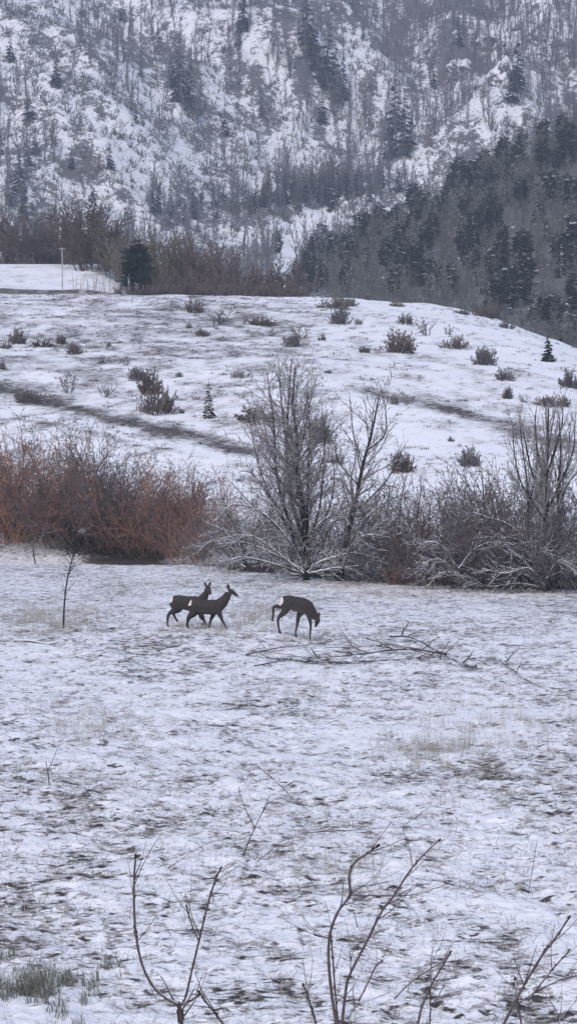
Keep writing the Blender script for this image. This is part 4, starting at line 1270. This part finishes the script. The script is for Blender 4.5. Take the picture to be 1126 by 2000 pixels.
# ------------------------------------------------------------------ deer
def loft(bm, pts, rad, sides=12, lat=Vector((0, 1, 0))):
    """Closed tube with elliptical rings; rad holds (sideways, in-plane) radii."""
    pts = [Vector(p) for p in pts]; rings = []
    for i, p in enumerate(pts):
        d = (pts[min(i + 1, len(pts) - 1)] - pts[max(i - 1, 0)]).normalized()
        u = (lat - d * lat.dot(d)).normalized(); v = d.cross(u)
        a, b = rad[i] if isinstance(rad[i], tuple) else (rad[i], rad[i])
        rings.append([bm.verts.new(p + u * a * math.cos(6.28318 * k / sides) + v * b * math.sin(6.28318 * k / sides)) for k in range(sides)])
    for q, w in zip(rings, rings[1:]):
        for k in range(sides):
            bm.faces.new((q[k], q[(k + 1) % sides], w[(k + 1) % sides], w[k]))
    bm.faces.new(rings[0][::-1]); bm.faces.new(rings[-1])

def smooth_pts(pts, rad, n=3):
    pp = curve_pts(pts, n); out = []
    for i in range(len(pp)):
        t = i / n; k = min(int(t), len(rad) - 2); f = t - k
        a = rad[k] if isinstance(rad[k], tuple) else (rad[k], rad[k]); b = rad[k + 1] if isinstance(rad[k + 1], tuple) else (rad[k + 1], rad[k + 1])
        out.append((a[0] + (b[0] - a[0]) * f, a[1] + (b[1] - a[1]) * f))
    return pp, out

def deer(label, d, x0, yfoot, spine, neck, head, ears, legs, rump, seed, yaw=0):
    """spine, neck, head, legs in photo pixels (x, y[, sideways metres]); the deer stands at distance d."""
    s = FPX / d
    gx = (x0 - 563) / s
    def L(p):
        return Vector(((p[0] - x0) / s, p[2] if len(p) > 2 else 0, (yfoot - p[1]) / s))
    bm = bmesh.new()
    pp, rr = smooth_pts([L(p) for p, _ in spine], [r for _, r in spine]); loft(bm, pp, [(a * 1.25, b * 1.11) for a, b in rr], 16)
    pp, rr = smooth_pts([L(p) for p, _ in neck], [r for _, r in neck]); loft(bm, pp, [(a * 1.2, b * 1.22) for a, b in rr], 12)
    pp, rr = smooth_pts([L(p) for p, _ in head], [r for _, r in head]); loft(bm, pp, [(a * 1.1, b * 1.12) for a, b in rr], 12)
    for lg in legs:
        pp, rr = smooth_pts([L(p) for p, _ in lg], [r for _, r in lg])
        loft(bm, pp, [(a * 1.2 + .006, b * 1.2 + .006) for a, b in rr], 10)
    bmesh.ops.recalc_face_normals(bm, faces=bm.faces)
    me = bpy.data.meshes.new('body_raw'); bm.to_mesh(me); bm.free()
    tmp = bpy.data.objects.new('body_raw', me); COL.objects.link(tmp)
    md = tmp.modifiers.new('join', 'REMESH'); md.mode = 'VOXEL'; md.voxel_size = .0095
    sm = tmp.modifiers.new('soften', 'SMOOTH'); sm.factor = .5; sm.iterations = 3
    bpy.context.view_layer.update()
    dg = bpy.context.evaluated_depsgraph_get()
    body_me = bpy.data.meshes.new_from_object(tmp.evaluated_get(dg))
    bpy.data.objects.remove(tmp)
    body_me.name = 'body'; body_me.materials.clear(); body_me.materials.append(M['hide'])
    for f in body_me.polygons:
        f.use_smooth = True
    zg = fz(gx, d) - .015
    root = empty('roe_deer', (gx, d, zg), yaw)
    body = obj('body', body_me, root)
    # white rump patch: the coat itself, lifted a few millimetres
    c, rad = L(rump[0]), rump[1]
    bm = bmesh.new(); bm.from_mesh(body_me)
    kill = [f for f in bm.faces if not (((f.calc_center_median() - c) * Vector((1 / rad[0], 1 / rad[1], 1 / rad[2]))).length < 1 if False else
            sum(((f.calc_center_median()[i] - c[i]) / rad[i]) ** 2 for i in range(3)) < 1)]
    bmesh.ops.delete(bm, geom=kill, context='FACES')
    bm.normal_update()
    for v in bm.verts:
        v.co += v.normal * .006
    me = bpy.data.meshes.new('rump_patch'); bm.to_mesh(me); bm.free(); me.materials.append(M['white_fur'])
    for f in me.polygons:
        f.use_smooth = True
    obj('rump_patch', me, root)
    for (b, t, side) in ears:
        bm = bmesh.new(); p0, p1 = L(b), L(t)
        m1 = p0.lerp(p1, .35); m2 = p0.lerp(p1, .75)
        loft(bm, [p0, m1, m2, p1], [(.012, .014), (.012, .032), (.010, .024), (.003, .004)], 8, Vector((.25, 1, 0)).normalized())
        bm_obj('ear', bm, M['hide'], root)
    hp = [L(p) for p, _ in head]
    mz = hp[-1]
    bm = bmesh.new(); bmesh.ops.create_icosphere(bm, subdivisions=2, radius=.021); bm_obj('nose', bm, M['dark_hide'], root).location = mz
    ax = (hp[-1] - hp[0]).normalized(); side = ax.cross(Vector((0, 0, 1)) if abs(ax.z) < .8 else Vector((1, 0, 0))).normalized()
    mid = hp[0].lerp(hp[-1], .38)
    upv = side.cross(ax).normalized()
    if upv.z < 0: upv = -upv
    for sg in (-1, 1):
        bm = bmesh.new(); bmesh.ops.create_icosphere(bm, subdivisions=2, radius=.013)
        bm_obj('eye', bm, M['eye'], root).location = mid + side * sg * .040 + upv * .018
    for lg in legs:
        p = L(lg[-1][0]); q = L(lg[-2][0]); dv = (p - q).normalized()
        bm = bmesh.new(); loft(bm, [p - dv * .035, p - dv * .01 + Vector((.008, 0, 0)), p + dv * .012 + Vector((.016, 0, 0))], [(.016, .018), (.019, .024), (.019, .026)], 8)
        bm_obj('hoof', bm, M['hoof'], root)
    return tag(root, label, 'deer', 'roe deer on the snowy field')

# the nearer walking deer, head up
xB, yB = 404, 1228
deer('front deer of the walking pair with head up and white rump', 52.1, xB, yB,
     [((370, 1176), (.05, .06)), ((374, 1178), (.085, .11)), ((383, 1181), (.11, .15)), ((395, 1184), (.118, .155)), ((408, 1185), (.12, .16)), ((420, 1185), (.115, .165)), ((428, 1184), (.095, .13)), ((433, 1182), (.06, .08))],
     [((424, 1184), (.085, .13)), ((434, 1175), (.07, .11)), ((441, 1166), (.058, .085)), ((446, 1157), (.05, .065))],
     [((445, 1154), (.042, .045)), ((450, 1154), (.052, .056)), ((456, 1157), (.042, .046)), ((462, 1162), (.026, .028)), ((464, 1163), (.018, .02))],
     [((447, 1150, -.03), (445.5, 1139, -.05), -1), ((446, 1151, .03), (443, 1141, .09), 1)],
     [[((425, 1188, -.06), (.055, .09)), ((429, 1199, -.07), (.035, .045)), ((434, 1211, -.07), .021), ((440, 1222, -.07), .014), ((443.5, 1228, -.07), .016)],
      [((422, 1188, .06), (.055, .09)), ((416, 1199, .07), (.035, .045)), ((411, 1211, .07), .021), ((408, 1222, .07), .014), ((407.5, 1227.6, .07), .016)],
      [((377, 1182, -.06), (.07, .12)), ((376, 1195, -.07), (.045, .07)), ((367, 1205, -.07), .027), ((366, 1219, -.07), .016), ((368, 1228, -.07), .018)],
      [((379, 1182, .06), (.07, .12)), ((380, 1196, .07), (.045, .07)), ((369, 1207, .07), .027), ((364, 1219, .07), .016), ((365, 1227.6, .07), .018)]],
     ((369.5, 1177), (.08, .13, .095)), 1)
# the deer behind it, neck turned
xA, yA = 366, 1225
deer('rear deer of the walking pair half hidden behind the front one', 52.8, xA, yA,
     [((333, 1170), (.05, .06)), ((337, 1172), (.085, .11)), ((346, 1175), (.11, .145)), ((358, 1177), (.118, .15)), ((371, 1179), (.12, .16)), ((383, 1179), (.115, .165)), ((391, 1178), (.095, .13)), ((396, 1176), (.06, .08))],
     [((388, 1178), (.085, .13)), ((397, 1168, -.01), (.068, .09)), ((402, 1159, -.02), (.055, .065)), ((405, 1151, -.03), (.048, .052))],
     [((403.5, 1146, .02), (.045, .045)), ((405.5, 1147, -.02), (.056, .058)), ((408, 1152, -.10), (.046, .048)), ((410.5, 1157.5, -.17), (.030, .030)), ((411, 1159, -.19), (.021, .021))],
     [((402, 1144, .0), (398.5, 1136.5, .01), -1), ((408, 1144, .0), (411, 1136, .0), 1)],
     [[((387, 1182, -.06), (.055, .09)), ((392, 1194, -.07), (.035, .045)), ((397, 1208, -.07), .021), ((402, 1219, -.07), .014), ((404, 1225, -.07), .016)],
      [((385, 1182, .06), (.055, .09)), ((388, 1194, .07), (.035, .045)), ((391, 1207, .07), .021), ((398, 1214, .07), .014), ((394, 1221, .07), .016)],
      [((341, 1177, -.06), (.07, .12)), ((341, 1190, -.07), (.045, .07)), ((329, 1200, -.07), .027), ((327, 1216, -.07), .015), ((328, 1225, -.07), .018)],
      [((344, 1177, .06), (.07, .12)), ((349, 1190, .07), (.045, .07)), ((338, 1198, .07), .026), ((342, 1208, .07), .015), ((345, 1214, .07), .017)]],
     ((333, 1171), (.08, .13, .095)), 2)
# the grazing deer, one hind leg lifted
xC, yC = 592, 1251
deer('grazing deer with lowered head and a lifted hind leg', DEER_C_Y, xC, yC,
     [((549, 1172), (.05, .06)), ((553, 1173), (.085, .11)), ((562, 1176), (.112, .15)), ((575, 1179), (.118, .15)), ((588, 1182), (.12, .16)), ((598, 1186), (.112, .16)), ((605, 1190), (.09, .13)), ((609, 1193), (.06, .08))],
     [((600, 1187), (.08, .125)), ((608, 1195), (.065, .095)), ((613, 1202), (.054, .075)), ((617, 1209), (.046, .06))],
     [((617, 1206), (.042, .045)), ((620, 1210), (.052, .056)), ((619, 1216), (.042, .048)), ((616.5, 1222), (.027, .03)), ((616, 1224.5), (.02, .022))],
     [((620, 1206, -.03), (623.5, 1196, -.07), -1), ((621, 1207, .03), (625, 1200, .10), 1)],
     [[((602, 1192, -.06), (.055, .085)), ((604, 1206, -.07), (.034, .043)), ((606.5, 1222, -.07), .02), ((605, 1240, -.07), .013), ((606, 1251, -.07), .016)],
      [((592, 1190, .06), (.055, .085)), ((583, 1204, .07), (.034, .045)), ((580, 1222, .07), .021), ((577, 1236, .07), .013), ((578.5, 1247.5, .07), .016)],
      [((559, 1180, -.05), (.07, .12)), ((555, 1195, -.06), (.045, .065)), ((543, 1208, -.06), .026), ((544, 1226, -.06), .015), ((546.5, 1237, -.06), .018)],
      [((556, 1178, .05), (.065, .11)), ((549, 1185, .06), (.045, .05)), ((534.5, 1186, .06), .027), ((533, 1202, .06), .016), ((531, 1213, .06), .018)]],
     ((548, 1174), (.085, .14, .11)), 3)

# ------------------------------------------------------------------ twig tops close to the camera
def near_shrub(label, d, stems, seed):
    """stems: [(photo polyline, base radius px, tip radius px, bud)] at distance d; the first reaches down to the ground."""
    Rr = random.Random(seed); m = .66 * d / FPX
    b = at(*stems[0][0][0], d); gz = fz(b.x, d)
    o = Vector((b.x, d, gz)); root = empty('young_tree_shoot', o)
    for k, (pl, r0, r1, bud) in enumerate(stems):
        dy = Rr.uniform(-.12, .12) if k else 0
        pts = [at(px, py, d + dy * j / max(1, len(pl) - 1)) - o for j, (px, py) in enumerate(pl)]
        lower = []
        if k == 0 or pl[0][1] >= 1995:
            # the stem goes on straight below the frame and bends in to the common foot
            q1 = pts[0] + (pts[0] - pts[1]).normalized() * .35
            foot = Vector((0, 0, -.05)); mid = Vector((q1.x * .8, q1.y * .8, q1.z * .55))
            lower = [foot.lerp(mid, t).lerp(mid.lerp(q1, t), t) for t in (0, .2, .4, .6, .8)]
            pts = [q1] + pts
        pts = lower + curve_pts(pts, 6); n = len(pts)
        rad = []
        for i in range(n):
            f = i / (n - 1)
            rad.append((r0 + (r1 - r0) * f) * m * (1 + .10 * math.sin(i * 2.1)))
        bm = bmesh.new(); sweep_bm(bm, pts, rad, 8)
        bm_obj('stem', bm, M['fore_twig'], root)
        for _ in range(2 + len(pl) // 3):
            i = Rr.randrange(n // 2, n - 1)
            dd = rot_dir((pts[i + 1] - pts[i]).normalized(), Rr.uniform(.5, .9), Rr.uniform(0, 6.28)); dd.z = abs(dd.z)
            tw = [pts[i]]
            for q in range(3):
                dd = (dd + Vector((Rr.gauss(0, .12), Rr.gauss(0, .12), .12))).normalized()
                tw.append(tw[-1] + dd * Rr.uniform(.03, .09))
            bm = bmesh.new(); sweep_bm(bm, tw, [rad[i] * .5, rad[i] * .42, rad[i] * .34, rad[i] * .26], 5)
            bm_obj('twig', bm, M['fore_twig'], root)
        nb = [n - 1] + [Rr.randrange(n // 2, n - 1) for _ in range(6)]
        for q, i in enumerate(nb):
            bm = bmesh.new(); bmesh.ops.create_icosphere(bm, subdivisions=2, radius=1)
            w = (r1 * (1.5 if (q == 0 and bud) else 1.05)) * m
            for v in bm.verts:
                v.co = Vector((v.co.x * w, v.co.y * w, v.co.z * w * 1.9))
            bo = bm_obj('bud', bm, M['bud'], root)
            dd = (pts[i] - pts[i - 1]).normalized()
            bo.location = pts[i] + (Vector((0, 0, 0)) if q == 0 else Vector((Rr.choice((-1, 1)) * rad[i] * .9, 0, 0)))
            bo.rotation_euler = dd.to_track_quat('Z', 'Y').to_euler()
    return tag(root, label, 'shoot', None)
near_shrub('forked twig whose long stem curls up on its left side', 9.0, [
    ([(355, 2005), (352, 1980), (350, 1962)], 6.5, 5.5, False),
    ([(350, 1962), (325, 1950), (298, 1925), (278, 1885), (266, 1830), (262, 1770), (262, 1715), (265, 1672)], 4.6, 3.0, True),
    ([(352, 1962), (362, 1948), (376, 1890), (388, 1840), (405, 1770), (420, 1720), (431, 1696)], 3.6, 2.5, True),
    ([(388, 1838), (376, 1810), (370, 1790), (364, 1770)], 2.3, 1.8, True),
    ([(352, 1962), (370, 1955), (388, 1944)], 3.6, 3.0, True)], 61)
near_shrub('short leaning twig beside the forked twig', 8.7, [
    ([(440, 2006), (424, 1984), (405, 1960), (389, 1938)], 4.2, 3.0, True)], 62)
near_shrub('tall clump of twigs with a bent stem and one long slanting stem', 9.3, [
    ([(657, 2004), (647, 1940), (641, 1870), (645, 1820), (660, 1780), (682, 1748), (681, 1712), (692, 1685), (715, 1668), (737, 1652)], 5.2, 3.2, True),
    ([(667, 2004), (674, 1940), (682, 1905), (715, 1840), (745, 1780), (768, 1750), (800, 1700), (830, 1665), (857, 1641)], 5.0, 2.4, True),
    ([(660, 2004), (655, 1950), (650, 1880), (646, 1830)], 3.4, 2.4, False),
    ([(682, 1748), (720, 1749), (770, 1750), (800, 1748), (835, 1742)], 2.6, 1.6, False),
    ([(645, 1832), (630, 1830), (616, 1826)], 2.6, 2.2, True),
    ([(700, 1955), (720, 1915), (735, 1885), (745, 1878)], 2.6, 2.0, True),
    ([(678, 1990), (700, 1955)], 2.8, 2.6, False),
    ([(683, 1748), (700, 1735), (725, 1728), (755, 1722)], 2.0, 1.3, False),
    ([(684, 1905), (684, 1880), (683, 1862)], 2.2, 1.6, False)], 63)
near_shrub('slanting short twig left of the tall clump', 8.9, [
    ([(618, 2006), (610, 1975), (600, 1945), (592, 1924)], 3.2, 2.6, True)], 64)
near_shrub('leaning twig with a forked top between the tall clump and the corner twigs', 9.1, [
    ([(814, 2006), (822, 1970), (838, 1930), (858, 1895), (878, 1860)], 4.2, 2.6, True),
    ([(838, 2006), (840, 1970), (839, 1935)], 2.6, 1.8, True),
    ([(770, 1950), (800, 1920), (835, 1895), (862, 1880)], 2.2, 1.6, False)], 65)
near_shrub('bundle of slanting twigs in the near right corner', 8.8, [
    ([(980, 2006), (1000, 1965), (1022, 1925), (1055, 1870), (1085, 1830), (1110, 1792)], 5.4, 2.8, True),
    ([(1018, 2006), (1012, 1970), (1007, 1935), (1005, 1912)], 4.0, 2.8, True),
    ([(1030, 1955), (1060, 1915), (1085, 1885), (1110, 1856)], 3.0, 2.2, True),
    ([(1090, 2006), (1092, 1990), (1091, 1982)], 3.4, 2.8, True),
    ([(1010, 1960), (1050, 1935), (1090, 1915), (1130, 1905)], 2.6, 2.0, False)], 66)

# ------------------------------------------------------------------ the hazy air
bm = bmesh.new(); bmesh.ops.create_cube(bm, size=1)
me = bpy.data.meshes.new('haze'); bm.to_mesh(me); bm.free()
hz = obj('haze', me)
x0, x1, y0, y1, z0, z1 = -680, 680, -180, 1360, -8, 720
hz.location = ((x0 + x1) / 2, (y0 + y1) / 2, (z0 + z1) / 2); hz.scale = (x1 - x0, y1 - y0, z1 - z0)
m = bpy.data.materials.new('haze'); m.use_nodes = True
nt = m.node_tree
nt.nodes.remove(nt.nodes['Principled BSDF'])
pv = nt.nodes.new('ShaderNodeVolumePrincipled')
pv.inputs['Color'].default_value = (.74, .85, 1.0, 1)
pv.inputs['Density'].default_value = .00036
nt.links.new(pv.outputs[0], nt.nodes['Material Output'].inputs['Volume'])
me.materials.append(m)
hz['kind'] = 'stuff'
